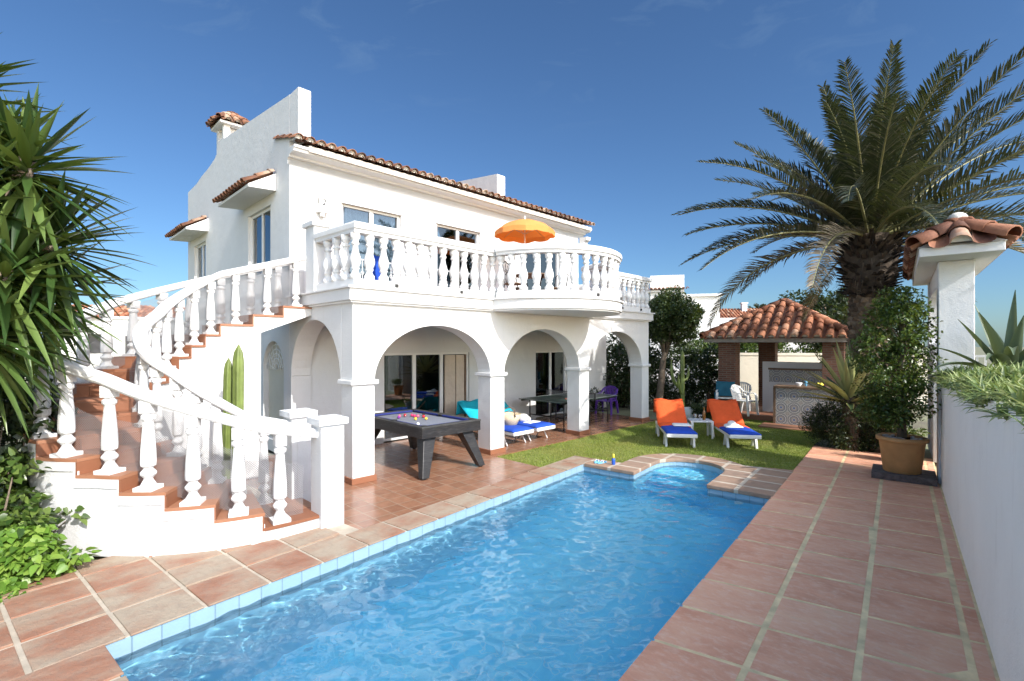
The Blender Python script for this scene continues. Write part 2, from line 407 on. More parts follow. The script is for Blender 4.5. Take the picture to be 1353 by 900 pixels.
M['terrace'] = brick_mat('terrace_tile', (.28, .13, .075), (.37, .185, .11), (.36, .235, .155), .27, .27, .011, rough=.24, bd=.003, offset=0, nvar=.35)
M['coping_far'] = brick_mat('weathered_paving', (.42, .27, .18), (.33, .23, .17), (.58, .50, .40), .55, .47, .035, rough=.7, offset=0, nvar=.35)
M['patio_base'] = brick_mat('terracotta_floor', (.30, .12, .06), (.36, .16, .08), (.4, .3, .2), .3, .3, .012, rough=.5, offset=0)
def deco_tile():      # white and blue ring tiles, 30 cm
    m, g, p, _ = base_mat('decorated_wall_tile'); v = coords(g)
    s = g.new('ShaderNodeSeparateXYZ'); g.link(v, s.inputs[0]); T = .33
    def cell(x): return math_(g, 'SUBTRACT', math_(g, 'FRACT', math_(g, 'DIVIDE', x, T)), .5)
    cx = cell(math_(g, 'ADD', s.outputs[0], s.outputs[1])); cz = cell(s.outputs[2])
    d = math_(g, 'SQRT', math_(g, 'ADD', math_(g, 'MULTIPLY', cx, cx), math_(g, 'MULTIPLY', cz, cz)))
    ang = math_(g, 'ARCTAN2', cz, cx); pet = math_(g, 'MULTIPLY', math_(g, 'SINE', math_(g, 'MULTIPLY', ang, 12)), .015)
    dd = math_(g, 'ADD', d, pet)
    W = (.50, .50, .47); B = (.13, .17, .30); K = (.12, .13, .14); Y = (.30, .28, .26)
    col = ramp(g, dd, [(0, B), (.10, W), (.14, Y), (.27, B), (.30, K), (.335, W), (.38, W), (.41, K), (.44, (.26, .27, .28)), (.52, W), (.56, Y)], 'CONSTANT')
    e = math_(g, 'MAXIMUM', math_(g, 'ABSOLUTE', cx), math_(g, 'ABSOLUTE', cz))
    col = mixc(g, math_(g, 'GREATER_THAN', e, .485), col, (.42, .40, .37)); g.link(col, p.inputs['Base Color']); p.inputs['Roughness'].default_value = .3; return m
M['deco'] = deco_tile()
def paving(name, stops, stain, rough, nsc):
    m, g, p, _ = base_mat(name); v = coords(g); rnd = g.new('ShaderNodeNewGeometry').outputs['Random Per Island']
    off = g.new('ShaderNodeVectorMath', operation='MULTIPLY_ADD'); g.link(v, off.inputs[0]); off.inputs[1].default_value = (1, 1, 1)
    cx = g.new('ShaderNodeCombineXYZ'); g.link(math_(g, 'MULTIPLY', rnd, 37), cx.inputs[0]); g.link(math_(g, 'MULTIPLY', rnd, 91), cx.inputs[1]); g.link(cx.outputs[0], off.inputs[2])
    n1 = noise(g, mapping(g, off.outputs[0], nsc), 1.6, 5, .6, .4); n2 = noise(g, mapping(g, off.outputs[0], (1, 1.7, 1)), 9, 6, .72)
    f = math_(g, 'ADD', math_(g, 'MULTIPLY', math_(g, 'SUBTRACT', rnd, .5), .30), math_(g, 'ADD', math_(g, 'MULTIPLY', math_(g, 'SUBTRACT', n1, .5), 1.5), .52))
    c = ramp(g, f, stops); c = mixc(g, ramp(g, n2, [(.48, (0, 0, 0)), (.72, (.55,)*3)]), c, stain)
    g.link(c, p.inputs['Base Color']); p.inputs['Roughness'].default_value = rough; p.inputs['Specular IOR Level'].default_value = .3
    bump(g, p, math_(g, 'ADD', n2, math_(g, 'ADD', math_(g, 'MULTIPLY', noise(g, v, 120, 4), .4), math_(g, 'MULTIPLY', noise(g, mapping(g, v, (1, 1.6, 1)), 11, 3, .5, .6), 1.6))), .009, .7); return m
M['deck'] = paving('pink_deck_tile', [(.08, (.60, .26, .155)), (.5, (.73, .36, .23)), (.8, (.77, .43, .28)), (1, (.72, .48, .31))], (.82, .60, .46), .6, (1, 2.2, 1))
M['coping'] = paving('weathered_coping_tile', [(.06, (.23, .095, .055)), (.33, (.30, .155, .10)), (.5, (.32, .215, .15)), (.72, (.34, .275, .205))], (.235, .18, .14), .65, (1.7, 1.0, 1))
M['grout'] = simple('sandy_grout', (.74, .57, .33), .9, .25, 5, 60, .004, .5)
M['grout_left'] = simple('pale_grout', (.43, .37, .29), .9, .2, 5, 60, .004, .5)
def pool_mat():
    m, g, p, _ = base_mat('pool_tile'); v = coords(g); s = g.new('ShaderNodeSeparateXYZ'); g.link(v, s.inputs[0])
    T = .20
    def cell(x): return math_(g, 'ABSOLUTE', math_(g, 'SUBTRACT', math_(g, 'FRACT', math_(g, 'DIVIDE', x, T)), .5))
    geo = g.new('ShaderNodeNewGeometry'); 
    e = math_(g, 'GREATER_THAN', math_(g, 'MAXIMUM', cell(s.outputs[0]), cell(s.outputs[1])), .478)
    n = noise(g, v, 3, 3)
    c = ramp(g, n, [(.3, (.18, .68, .97)), (.7, (.25, .76, .98))]); c = mixc(g, math_(g, 'MULTIPLY', e, .7), c, (.50, .80, .95)); g.link(c, p.inputs['Base Color']); p.inputs['Roughness'].default_value = .4; return m
M['pool'] = pool_mat()
M['poolband'] = brick_mat('pale_blue_band_tile', (.30, .44, .55), (.26, .41, .53), (.19, .29, .36), .2, .2, .006, swiz='wall', rough=.3, bd=.002, offset=0, nvar=.08)
def water_mat():
    m, g, p, out = base_mat('pool_water')
    rf = g.new('ShaderNodeBsdfGlass'); rf.inputs['IOR'].default_value = 1.33; rf.inputs['Roughness'].default_value = 0; rf.inputs[0].default_value = (.90, .985, 1, 1)
    g.link(rf.outputs[0], out.inputs[0]); return m
M['water'] = water_mat()
# ================================================================ helpers for roofs
def tile_slope(mb, mort, O, ex, eu, en, W, Lfn, sp=.24, row=.36, r=.085, ends=True, first=0.0):
    O = Vector(O); ex = Vector(ex); eu = Vector(eu); en = Vector(en); n = max(1, int(round(W/sp))); sp = W/n; K = 6
    for i in range(n+1):
        for kind in (0, 1):
            x = i*sp + (sp/2 if kind else 0)
            if x > W+.001: continue
            L = Lfn(x)
            if L < .12: continue
            y = -.05 if kind == 0 else -.02; j = 0
            while y < L-.02:
                y1 = min(L, y+row); lift = random.uniform(-.004, .006); dx = random.uniform(-.006, .006)
                vs = []
                for (yy, rr, zz) in ((y, r*1.08, .012), (y1+.03, r*.88, -.004)):
                    for k in range(K+1):
                        a = PI*k/K
                        if kind == 0: px, pz = -math.cos(a)*rr, math.sin(a)*rr*.95+.03
                        else: px, pz = -math.cos(a)*rr*.95, -math.sin(a)*rr*.6+.045
                        vs.append(O + ex*(x+px+dx) + eu*yy + en*(pz+zz+lift))
                # lower lip gives the tile a visible thickness
                if kind == 0:
                    for k in range(K+1):
                        a = PI*k/K; rr = r*1.08-.016
                        vs.append(O + ex*(x-math.cos(a)*rr+dx) + eu*(y+.002) + en*(math.sin(a)*rr*.95+.03+.012+lift))
                    for k in range(K+1):
                        a = PI*k/K; rr = r*.88-.016
                        vs.append(O + ex*(x-math.cos(a)*rr+dx) + eu*(y1+.028) + en*(math.sin(a)*rr*.95+.026+lift))
                q = K+1
                fs = [(k, k+1, q+k+1, q+k) for k in range(K)]
                if kind == 0:
                    fs += [(k+1, k, 2*q+k, 2*q+k+1) for k in range(K)]
                    fs += [(2*q+k+1, 2*q+k, 3*q+k, 3*q+k+1) for k in range(K)]
                mb.add(vs, fs, True)
                if ends and j == 0 and kind == 0 and mort:
                    rr = r*.95; c = O + ex*(x+dx) + eu*(y+.06) + en*.03
                    v2 = [c] + [c + ex*(-math.cos(PI*k/K)*rr) + en*(math.sin(PI*k/K)*rr*.95) for k in range(K+1)]
                    mb.add(v2, [(0, k+1, k+2) for k in range(K)], False, 1)
                y += row; j += 1
def ridge_tiles(mb, p0, p1, r=.11, row=.38, up=(0, 0, 1)):
    p0 = Vector(p0); p1 = Vector(p1); d = (p1-p0); L = d.length; d.normalize(); side = d.cross(Vector(up)).normalized(); n = side.cross(d); K = 7
    y = 0
    while y < L-.03:
        y1 = min(L, y+row); vs = []
        for (yy, rr, zz) in ((y, r*1.08, .015), (y1+.04, r*.9, 0)):
            for k in range(K+1):
                a = PI*(k/K*1.16-.08); vs.append(p0+d*yy+side*(-math.cos(a)*rr)+n*(math.sin(a)*rr+zz))
        for k in range(K+1):
            a = PI*(k/K*1.16-.08); rr = r*1.08-.02; vs.append(p0+d*(y+.002)+side*(-math.cos(a)*rr)+n*(math.sin(a)*rr+.015))
        q = K+1
        mb.add(vs, [(k, k+1, q+k+1, q+k) for k in range(K)]+[(k+1, k, 2*q+k, 2*q+k+1) for k in range(K)], True); y += row
def arc(cx, cy, rx, ry, a0, a1, n): return [(cx+rx*math.cos(a0+(a1-a0)*i/n), cy+ry*math.sin(a0+(a1-a0)*i/n)) for i in range(n+1)]

# ================================================================ villa
villa = thing('villa', 'white two storey villa with arched arcade and bowed balcony beside the pool', 'villa', CORNER, RH)
ZF = 3.17; EZ = 6.20; DEP = 2.65; LEN = 9.6
front = lambda u, v, w: (u, w, v)         # wall in the (a, z) plane, thickness along b
sidew = lambda u, v, w: (w, u, v)         # wall in the (b, z) plane, thickness along a
# arcade front with three arches
SP, AR, cols = 1.66, .99, [(0, .4), (3.07, 3.47), (6.13, 6.53), (9.2, 9.6)]
out = [(0, 0), (.4, 0)]
for i in range(3):
    x0 = cols[i][1]; x1 = cols[i+1][0]; cx = (x0+x1)/2
    out += [(x0, SP)] + arc(cx, SP, (x1-x0)/2, AR, PI, 0, 26)[1:-1] + [(x1, SP), (x1, 0), (cols[i+1][1], 0)]
out += [(9.6, 3.0), (0, 3.0)]
MB().prism(out, 0, .4, fn=front).build('arcade_wall', M['white'], villa, bevel=.012)
for a0, a1 in ((0, .4), (9.2, 9.6)):     # side arches of the arcade
    o2 = [(.4, 0), (.4, SP)] + arc(1.525, SP, 1.125, AR, PI, 0, 22)[1:-1] + [(2.65, SP), (2.65, 3.0), (.4, 3.0)]
    o2 = [(.401, SP)] + arc(1.5, SP, 1.06, AR+.1, PI, 0, 22) + [(2.649, SP), (2.649, 3.0), (.401, 3.0)]
    MB().prism(o2, a0, a1, fn=sidew).build('arcade_side_arch', M['white'], villa, bevel=.01)
    MB().box(a0, 2.56, 0, a1, 2.648, SP-.002).build('arcade_pier', M['white'], villa)
cap = MB(); pl = MB()
for i, (x0, x1) in enumerate(cols):
    m = MB(); m.box(x0-.05, -.05, SP-.03, x1+.05, .45, SP+.045); m.build('capital', M['white2'], villa, bevel=.012)
    m = MB(); m.box(x0-.025, -.025, 0, x1+.025, .425, .10); m.build('column_plinth', M['step'], villa, bevel=.006)
# front wall of the rooms, both storeys
doors = [(2.13, .0, 4.74, 2.09), (7.43, .0, 8.98, 2.09)]
updoors = [(1.12, ZF+.02, 2.60, 5.38), (3.66, ZF+.02, 5.12, 5.38), (6.75, ZF+.02, 8.6, 5.38)]
rect = lambda x0, z0, x1, z1: [(x0, z0), (x1, z0), (x1, z1), (x0, z1)]
outer = [(.25, 0), (2.13, 0), (2.13, 2.09), (4.74, 2.09), (4.74, 0), (7.43, 0), (7.43, 2.09), (8.98, 2.09), (8.98, 0), (9.6, 0), (9.6, EZ), (.25, EZ)]
MB().prism(outer, 2.65, 2.9, holes=[rect(*d) for d in updoors], fn=front).build('front_wall', M['white'], villa)
MB().box(9.602, 2.66, 0, 11.3, 2.88, 2.9).build('yard_wall', M['white'], villa)
# left gable wall with parapet profile
prof = [(2.65, 7.33), (7.45, 7.80), (7.6, 7.6), (8.0, 7.45), (8.6, 7.36), (9.4, 7.30), (9.9, 7.22), (11.0, 7.18)]
gout = [(2.651, 0), (11.0, 0)] + prof[::-1]
garch = [(2.95, .25), (4.15, .25), (4.15, 1.75)] + arc(3.55, 1.75, .6, .62, 0, PI, 16)[1:-1] + [(2.95, 1.75)]
MB().prism(gout, 0, .25, holes=[rect(3.7, 3.85, 5.15, 5.33), garch, rect(8.9, 3.9, 10.2, 5.33)], fn=sidew).build('gable_wall', M['white'], villa)
MB().box(0.0, 2.20, 6.40, .25, 2.649, 7.328).build('parapet_return', M['white'], villa, bevel=.01)
MB().box(.12, 2.9, .2, .24, 4.2, 2.45).build('arch_recess', M['cream'], villa)
gr = MB()
for k in range(5):
    gr.tube([(.07, 3.55+(.15+.1*k)*math.cos(t), 1.75+(.15+.1*k)*math.sin(t)) for t in np.linspace(.02, PI-.02, 14)], .008, 5)
for k in range(7):
    t = PI*(k+.5)/7; gr.tube([(.07, 3.55, 1.75), (.07, 3.55+.58*math.cos(t), 1.75+.58*math.sin(t))], .006, 4)
gr.build('window_grille', M['whitepaint'], villa)
# rest of the shell
MB().box(.25, 10.75, 0, 9.35, 11.0, 7.1).build('rear_wall', M['white'], villa)
MB().prism([(2.902, 0), (11.0, 0), (11.0, 6.7), (7.4, 7.55), (2.902, 6.2)], 9.35, 9.598, fn=sidew).build('right_gable_wall', M['white'], villa)
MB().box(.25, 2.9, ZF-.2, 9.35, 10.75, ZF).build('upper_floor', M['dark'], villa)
MB().box(.25, 2.9, -.02, 9.35, 10.75, .02).build('ground_floor', M['patio_base'], villa)
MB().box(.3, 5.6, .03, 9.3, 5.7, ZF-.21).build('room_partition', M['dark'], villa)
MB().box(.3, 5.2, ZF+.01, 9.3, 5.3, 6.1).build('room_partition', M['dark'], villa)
# party parapet in the middle of the roof
p2 = [(2.75, 6.25), (9.4, 6.25), (9.4, 7.2), (7.6, 7.75), (2.75, 7.22)]
MB().prism(p2, 5.88, 6.2, fn=sidew).build('party_parapet', M['white'], villa, bevel=.01)
# roof
sl = .27; nl = math.hypot(1, sl); eu = Vector((0, 1, sl))/nl; en = Vector((0, -sl, 1))/nl
rb = MB(); rb.prism([(2.28, 6.27), (7.4, 6.27+5.12*sl), (10.9, 6.27+5.12*sl-3.5*.2), (10.9, 6.15+5.12*sl-3.5*.2), (7.4, 6.15+5.12*sl), (2.28, 6.15)], .252, 9.85, fn=sidew)
roof = rb.build('roof', M['roofslab'], villa)
rt = MB(); mo = True
tile_slope(rt, mo, (.02, 2.24, 6.30), (1, 0, 0), eu, en, 9.8, lambda x: 1.2 if x < .3 else 5.2, sp=.222, r=.088)
rt.build('roof_tiles', [M['rooftile'], M['mortar']], roof, recalc=False)
# moulded eave cornice
cp = [(0, 0), (.0, .12), (-.08, .13), (-.10, .17), (-.30, .19), (-.33, .24), (-.36, .25), (-.36, .30), (.0, .30)]
MB().prism([(2.648+x, 5.93+z) for x, z in cp], -.04, 9.9, fn=sidew).build('eave_cornice', M['white2'], villa, bevel=.006)
MB().prism([(2.62, 5.55), (2.62, 5.93), (2.30, 5.93), (2.32, 5.82), (2.42, 5.78), (2.44, 5.68), (2.55, 5.64)], 9.62, 9.84, fn=sidew).build('cornice_bracket', M['white2'], villa, bevel=.01)
# chimney
ch = MB().box(.22, 7.95, 7.0, .82, 8.65, 8.15).build('chimney', M['white'], villa)
m = MB()
for x in (.22, .66):
    for y in (7.95, 8.5): m.box(x, y, 8.15, x+.16, y+.15, 8.50)
m.box(.42, 8.1, 8.15, .62, 8.5, 8.48)
m.build('chimney_pots', M['white'], ch); 
MB().box(.10, 7.83, 8.50, .94, 8.77, 8.56).build('chimney_slab', M['white2'], ch)
hat = MB(); hm = True; ap = 8.98
for k in range(4):
    ang = k*PI/2; ex = Vector((math.cos(ang), math.sin(ang), 0)); ey = Vector((-math.sin(ang), math.cos(ang), 0)); c = Vector((.52, 8.30, 8.57))
    e2 = (ey*.48+Vector((0, 0, .38))).normalized(); n2 = ex.cross(e2); O = c-ex*.46-ey*.50
    tile_slope(hat, hm, O, ex, e2, n2, .92, lambda x: .62*(1-abs(x-.46)/.48), sp=.23, r=.08, row=.3)
    ridge_tiles(hat, c-ex*.46-ey*.48+Vector((0, 0, .05)), c+Vector((0, 0, .42)), .075, .3)
hat.build('chimney_roof', [M['rooftile'], M['mortar']], ch, recalc=False)

def door_unit(a0, z0, a1, z1, y, kind, name='sliding_door'):
    fw = .055; f = MB(); g = MB(); n = 2 if kind != 'three' else 3
    f.box(a0, y, z1-fw, a1, y+.08, z1); f.box(a0, y, z0, a1, y+.08, z0+.05)
    f.box(a0, y, z0+.05, a0+fw, y+.08, z1-fw); f.box(a1-fw, y, z0+.05, a1, y+.08, z1-fw)
    w = (a1-a0-2*fw)/n
    for k in range(1, n):
        x = a0+fw+w*k; f.box(x-.05, y+.005, z0+.05, x+.05, y+.075, z1-fw)
    d = f.build(name, M['alu'], villa, bevel=.006)
    for k in range(n):
        MB().box(a0+fw+w*k+.045, y+.035, z0+.045, a0+fw+w*(k+1)-.045, y+.043, z1-fw+.005).build('pane', M['glass'], d)
    return d
def curtain(x0, x1, y, z0, z1, mat, parent, amp=.03, wl=.13):
    n = int((x1-x0)/.015)+1; v = []
    for i in range(n+1):
        x = x0+(x1-x0)*i/n; yy = y+amp*math.sin(x*2*PI/wl+.6*math.sin(x*9))+.012*math.sin(x*31)
        v += [(x, yy, z0), (x, yy*1.0, z1)]
    return MB().add(v, [(2*i, 2*i+2, 2*i+3, 2*i+1) for i in range(n)], True).build('curtain', mat, parent, recalc=False)
d1 = door_unit(2.13, .02, 4.74, 2.09, 2.70, 'three')
sh = MB()
for k in range(4):
    x = 3.93+k*.185; sh.box(x, 2.66+(.035 if k % 2 else 0), .06, x+.18, 2.695+(.035 if k % 2 else 0), 2.02)
sh.build('shutter', M['cream_cloth'], d1, bevel=.006)
MB().box(4.60, 2.655, .05, 4.63, 2.735, 2.03).build('shutter_edge', M['wood'], d1)
d2 = door_unit(7.43, .02, 8.98, 2.09, 2.70, 'two'); curtain(8.35, 8.9, 2.83, .05, 2.03, M['curtain'], d2)
for (a0, z0, a1, z1) in updoors:
    d = door_unit(a0, z0, a1, z1, 2.71, 'two', 'balcony_door'); curtain(a0+.06, a1-.06, 2.835, z0+.03, z1-.03, M['curtain'], d)
    MB().box(a0-.04, 2.615, z1+.0, a1+.04, 2.648, z1+.05).build('lintel_trim', M['white2'], d)
# scrolled white grilles in front of the first two balcony doors
for (a0, z0, a1, z1) in updoors[:2]:
    g = MB()
    for k in range(8):
        x = a0+.1+k*(a1-a0-.2)/7; g.tube([(x, 2.63, z0), (x, 2.63, z0+1.0)], .007, 5)
        g.tube([(x+.05*math.cos(t)*(1-t/14), 2.63, z0+.7+.05*math.sin(t)*(1-t/14)) for t in np.linspace(0, 9, 16)], .005, 4)
    g.box(a0, 2.622, z0+1.0, a1, 2.638, z0+1.02); g.build('door_grille', M['whitepaint'], villa)
# gable windows and their tiled canopies
for (b0, b1, z0, z1) in ((3.7, 5.15, 3.85, 5.33), (8.9, 10.2, 3.9, 5.33)):
    f = MB(); fw = .06
    for (y0, y1, q0, q1) in ((b0, b1, z0, z0+fw), (b0, b1, z1-fw, z1), (b0, b0+fw, z0+fw, z1-fw), (b1-fw, b1, z0+fw, z1-fw), ((b0+b1)/2-.03, (b0+b1)/2+.03, z0+fw, z1-fw)): f.box(.07, y0, q0, .13, y1, q1)
    w = f.build('gable_window', M['alu'], villa)
    MB().box(.097, b0+fw, z0+fw, .103, b1-fw, z1-fw).build('pane', M['glass'], w)
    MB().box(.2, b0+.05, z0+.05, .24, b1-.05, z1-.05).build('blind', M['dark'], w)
for (b0, b1) in ((3.35, 5.50), (8.6, 10.75)):
    c = MB().prism([(.0, 5.55), (-.55, 5.52), (-.55, 5.58), (.0, 5.92)], b0, b1, fn=lambda u, v, w: (u, w, v)).build('window_canopy', M['white2'], villa, bevel=.006)
    t = MB(); tm = True; e2 = Vector((.55, 0, .34)).normalized(); n2 = Vector((0, -1, 0)).cross(e2)
    tile_slope(t, tm, (-.57, b1-.06, 5.585), (0, -1, 0), e2, n2, b1-b0-.12, lambda x: .62, sp=.21, r=.082, row=.3)
    t.build('canopy_tiles', [M['rooftile'], M['mortar']], c, recalc=False)
# house number and the lamp below it
t = MB(); t.box(.50, 2.62, 5.16, .79, 2.648, 5.46); pq = t.build('number_plaque', M['whitepaint'], villa, bevel=.008)
for k, ch_ in enumerate('12'):
    MB().box(.525+k*.125, 2.612, 5.19, .64+k*.125, 2.622, 5.43).build('number_tile', M['whitecloth'], pq)
    cu = bpy.data.curves.new('digit', 'FONT'); cu.body = ch_; cu.size = .2; cu.extrude = .003; cu.align_x = 'CENTER'
    o = bpy.data.objects.new('digit_tmp', cu); COL.objects.link(o); dg = bpy.context.evaluated_depsgraph_get(); dg.update()
    me = bpy.data.meshes.new_from_object(o.evaluated_get(dg)); bpy.data.objects.remove(o)
    me.materials.clear(); me.materials.append(M['blackmetal'])
    q = bpy.data.objects.new('digit', me); COL.objects.link(q); q.parent = pq; q.location = (.582+k*.125, 2.606, 5.24); q.rotation_euler = (PI/2, 0, 0)
l = MB(); l.box(.54, 2.52, 5.06, .76, 2.648, 5.10); l.tube([(.65, 2.58, 5.06), (.65, 2.58, 4.98)], .05, 10); l.build('wall_lamp', M['plastic'], villa, bevel=.005)

# ---------------------------------------------------------------- balcony slab, bow and balustrades
BC, BR = 4.80, 1.65
def slab_outline(o, left=True):
    r = BR+o; x = math.sqrt(max(r*r-o*o, 0)); pts = [(-o, 2.649), (-o, -o)]
    a0 = math.atan2(-o, -x); a1 = math.atan2(-o, x)
    n = 36
    pts += [(BC+r*math.cos(a0+(2*PI+a1-a0 if a1 < a0 else a1-a0)*i/n), r*math.sin(a0+(a1-a0)*i/n)) for i in range(n+1)]
    pts += [(9.6+o, -o), (9.6+o, 2.649)]
    return pts
m = MB().prism(slab_outline(.06), 2.985, 3.02).prism(slab_outline(.10), 3.02, 3.215).prism(slab_outline(.14), 3.215, 3.25)
slab = m.build('balcony_slab', M['white2'], villa, bevel=.006)
MB().sheet([(0, 2.64), (0, .1)] + [(BC+1.55*math.cos(t), 1.55*math.sin(t)+.1) for t in np.linspace(-PI, 0, 24)] + [(9.6, .1), (9.6, 2.64)], 3.254).build('balcony_tiles', M['terrace'], slab)
def offset_path(o, b_end=1.25):      # centre line of the balustrade: left side, front, bow, front, right side
    r = BR-o; x = math.sqrt(r*r-o*o); pts = [(o, b_end), (o, o)]
    a0 = -PI + math.asin(o/r)*-1; 
    t0 = math.atan2(o, -x); t1 = math.atan2(o, x)      # go round below
    t0 = t0-2*PI if t0 > 0 else t0
    arcp = [(BC+r*math.cos(t0+(t1-t0)*i/30), r*math.sin(t0+(t1-t0)*i/30)) for i in range(31)]
    return pts, arcp, [(9.6-o, o), (9.6-o, 2.6)]
O_ = .03
pA, pB, pC = offset_path(O_)
path = pA + pB + pC
curb = MB(); curb.sweep([(x, y, 3.25) for x, y in path], [(-.10, 0), (.10, 0), (.10, .13), (-.10, .13)])
bal = curb.build('balustrade', M['white2'], villa, bevel=.008)
rail = MB(); rail.sweep([(x, y, 4.13) for x, y in path], [(-.10, 0), (.10, 0), (.10, .05), (.135, .07), (.135, .15), (.10, .18), (-.10, .18), (-.135, .15), (-.135, .07), (-.10, .05)])
rail.build('handrail', M['white2'], bal, bevel=.006)
def vase(h):
    p = [(.088, 0), (.088, .10), (.068, .12), (.052, .17), (.050, .19), (.068, .22), (.072, .235), (.060, .26), (.070, .29), (.088, .35), (.094, .40), (.088, .46), (.070, .54), (.052, .62), (.046, .70), (.048, .74), (.066, .755), (.066, .785), (.050, .80), (.054, .84), (.074, .88), (.080, .90), (.080, 1.0)]
    return [(r, z*h) for r, z in p]
vb = None
def put_bal(x, y, z, parent, proto):
    if proto is None: return None
def along(pts, spacing, skip=.0):
    L = [0]
    for i in range(1, len(pts)): L.append(L[-1]+math.dist(pts[i-1], pts[i]))
    n = max(1, int(round((L[-1]-2*skip)/spacing))); res = []
    for k in range(n+1):
        d = skip+(L[-1]-2*skip)*k/n; i = 1
        while i < len(L)-1 and L[i] < d: i += 1
        u = (d-L[i-1])/max(1e-6, L[i]-L[i-1]); res.append((pts[i-1][0]+(pts[i][0]-pts[i-1][0])*u, pts[i-1][1]+(pts[i][1]-pts[i-1][1])*u))
    return res
spots = along([pA[1], pB[0]], .262, .03) + along(pB, .262, .22) + along([pB[-1], pC[0]], .262, .06) + along([pC[0], pC[1]], .30, .3) + along([pA[1], pA[0]], .27, .28)
proto = MB().lathe(vase(.76), 16).build('baluster', M['white2'], bal, loc=(spots[0][0], spots[0][1], 3.375))
for x, y in spots[1:]: dup_part(proto, bal, (x+random.gauss(0, .004), y+random.gauss(0, .004), 3.375), (random.gauss(0, .008), random.gauss(0, .008), random.uniform(0, 6)))
for a in (.75, 2.2, 8.0, 9.0): MB().box(a, -.075, 3.285, a+.07, -.068, 3.345).build('drain_hole', M['dark'], bal)
for t in (-1.75, -1.1): MB().box(-.03, -.02, 0, .03, .03, .06).build('drain_hole', M['dark'], bal, loc=(BC+(BR+.075)*math.cos(t), (BR+.075)*math.sin(t), 3.285))
m = MB(); m.box(-.10, 1.25, 3.25, .28, 1.62, 4.44).box(-.15, 1.20, 4.44, .33, 1.67, 4.53); m.build('balustrade_pedestal', M['white2'], villa, bevel=.012)

# ================================================================ outside staircase
stair = thing('staircase', 'white curved outside staircase with terracotta treads and turned balusters climbing to the balcony', 'staircase', HW(-1.5, .6, 0), RH)
RZ, NR = .176, 18; AC, BCn = 0.0, 0.0      # local frame: centre of the half circle
A0 = .40; TH0 = 260.0; DTH = (TH0-90)/13
def spath(rho, tau):
    x, y = spath0(rho, tau); q = min(1, max(0, (-x/rho-.82)/.18)) if x < 0 else 0; return (x*(1+.10*q*q*(3-2*q)), y)
def spath0(rho, tau):
    if tau <= 1:
        L1 = A0; L2 = rho*R(270-TH0); d = (L1+L2)*max(tau, -1)
        if d <= L1: return (A0-d, -rho)
        th = R(270) - (d-L1)/rho; return (rho*math.cos(th), rho*math.sin(th))
    if tau <= 14:
        th = R(TH0-DTH*(tau-1)); return (rho*math.cos(th), rho*math.sin(th))
    return ((tau-14)*.5, rho)
def zt(k): return RZ*k
RO, RI = 2.07, 1.0
body = MB(); soff = MB()
for k in range(1, 18):
    taus = np.linspace(k-1, k, 6 if 1 <= k <= 14 else 2)
    ring = [spath(RO, t) for t in taus] + [spath(RI, t) for t in taus[::-1]]
    if k == 1: ring = [(A0, -RO), (0, -RO)] + [spath(RO, t) for t in np.linspace(.6, 1, 4)] + [spath(RI, t) for t in np.linspace(1, .75, 3)] + [(0, -RI), (A0, -RI)]
    lo = 0 if k <= 14 else None
    top = zt(k)-.035
    tz = MB()
    big = [spath(RO+.025, t) for t in taus] + [spath(RI-.025, t) for t in taus[::-1]]
    if k == 1: big = [(A0+.02, -RO-.025), (0, -RO-.025)] + [spath(RO+.025, t) for t in np.linspace(.6, 1, 4)] + [spath(RI-.025, t) for t in np.linspace(1, .75, 3)] + [(0, -RI+.025), (A0+.02, -RI+.025)]
    # tread split into three tiles across
    def lerp_ring(r0, r1):
        if k == 1: return [(A0+.02, -r1), (0, -r1)] + [spath(r1, t) for t in np.linspace(.6, 1, 4)] + [spath(r0, t) for t in np.linspace(1, .7, 3)] + [(0, -r0), (A0+.02, -r0)]
        tt = np.linspace(k-1-.035, k+.0, 6 if k <= 14 else 2); return [spath(r1, t) for t in tt] + [spath(r0, t) for t in tt[::-1]]
    edges = [RI-.025, 1.31, 1.70, RO+.025]
    for e in range(3): tz.prism(lerp_ring(edges[e]+.003, edges[e+1]-.003), top, zt(k))
    # riser tiles, standing in front of the body of the step
    p0 = spath(RI-.02, k-1) if k > 1 else (A0, -RI+.02); p1 = spath(RO+.02, k-1) if k > 1 else (A0, -RO-.02)
    p0 = Vector((*p0, 0)); p1 = Vector((*p1, 0)); dd = (p1-p0).normalized(); q = dd.cross(Vector((0, 0, 1)))
    nx = Vector((*spath(1.5, k-.5), 0)) - Vector((*spath(1.5, k-1), 0)) if k > 1 else Vector((-1, 0, 0))
    if q.dot(nx) > 0: q = -q
    for e in range(3):
        u0 = (0, .34, .68)[e]; u1 = (.335, .675, 1)[e]; L = (p1-p0).length
        a = p0+dd*L*u0; b = p0+dd*L*u1; c = q*.018
        ring2 = [(a.x, a.y), (b.x, b.y), (b.x+c.x, b.y+c.y), (a.x+c.x, a.y+c.y)]
        tz.prism(ring2, zt(k-1)+.002, top-.002)
    tz.build('step', M['step'], stair)
    if k <= 14: body.prism(ring, 0, top)
# upper straight flight: carried on a wall as far as the passage, flying from there on
XP = .62
for (x0, x1, flying) in ((0, XP, False), (XP, 1.5, True)):
    for r0, r1 in ((RI, RO),):
        pts = []
        if not flying: pts = [(x0, 0), (x1, 0), (x1, zt(16)-.035), (.5, zt(16)-.035), (.5, zt(15)-.035), (x0, zt(15)-.035)]
        else:
            s0 = 2.50; s1 = 2.84
            pts = [(x0, s0), (1.5, s1), (1.5, zt(17)-.035), (1.0, zt(17)-.035), (1.0, zt(16)-.035), (x0, zt(16)-.035)]
        body.prism(pts, r0, r1, fn=lambda u, v, w: (u, w, v))
body.build('stair_wall', M['white'], stair)
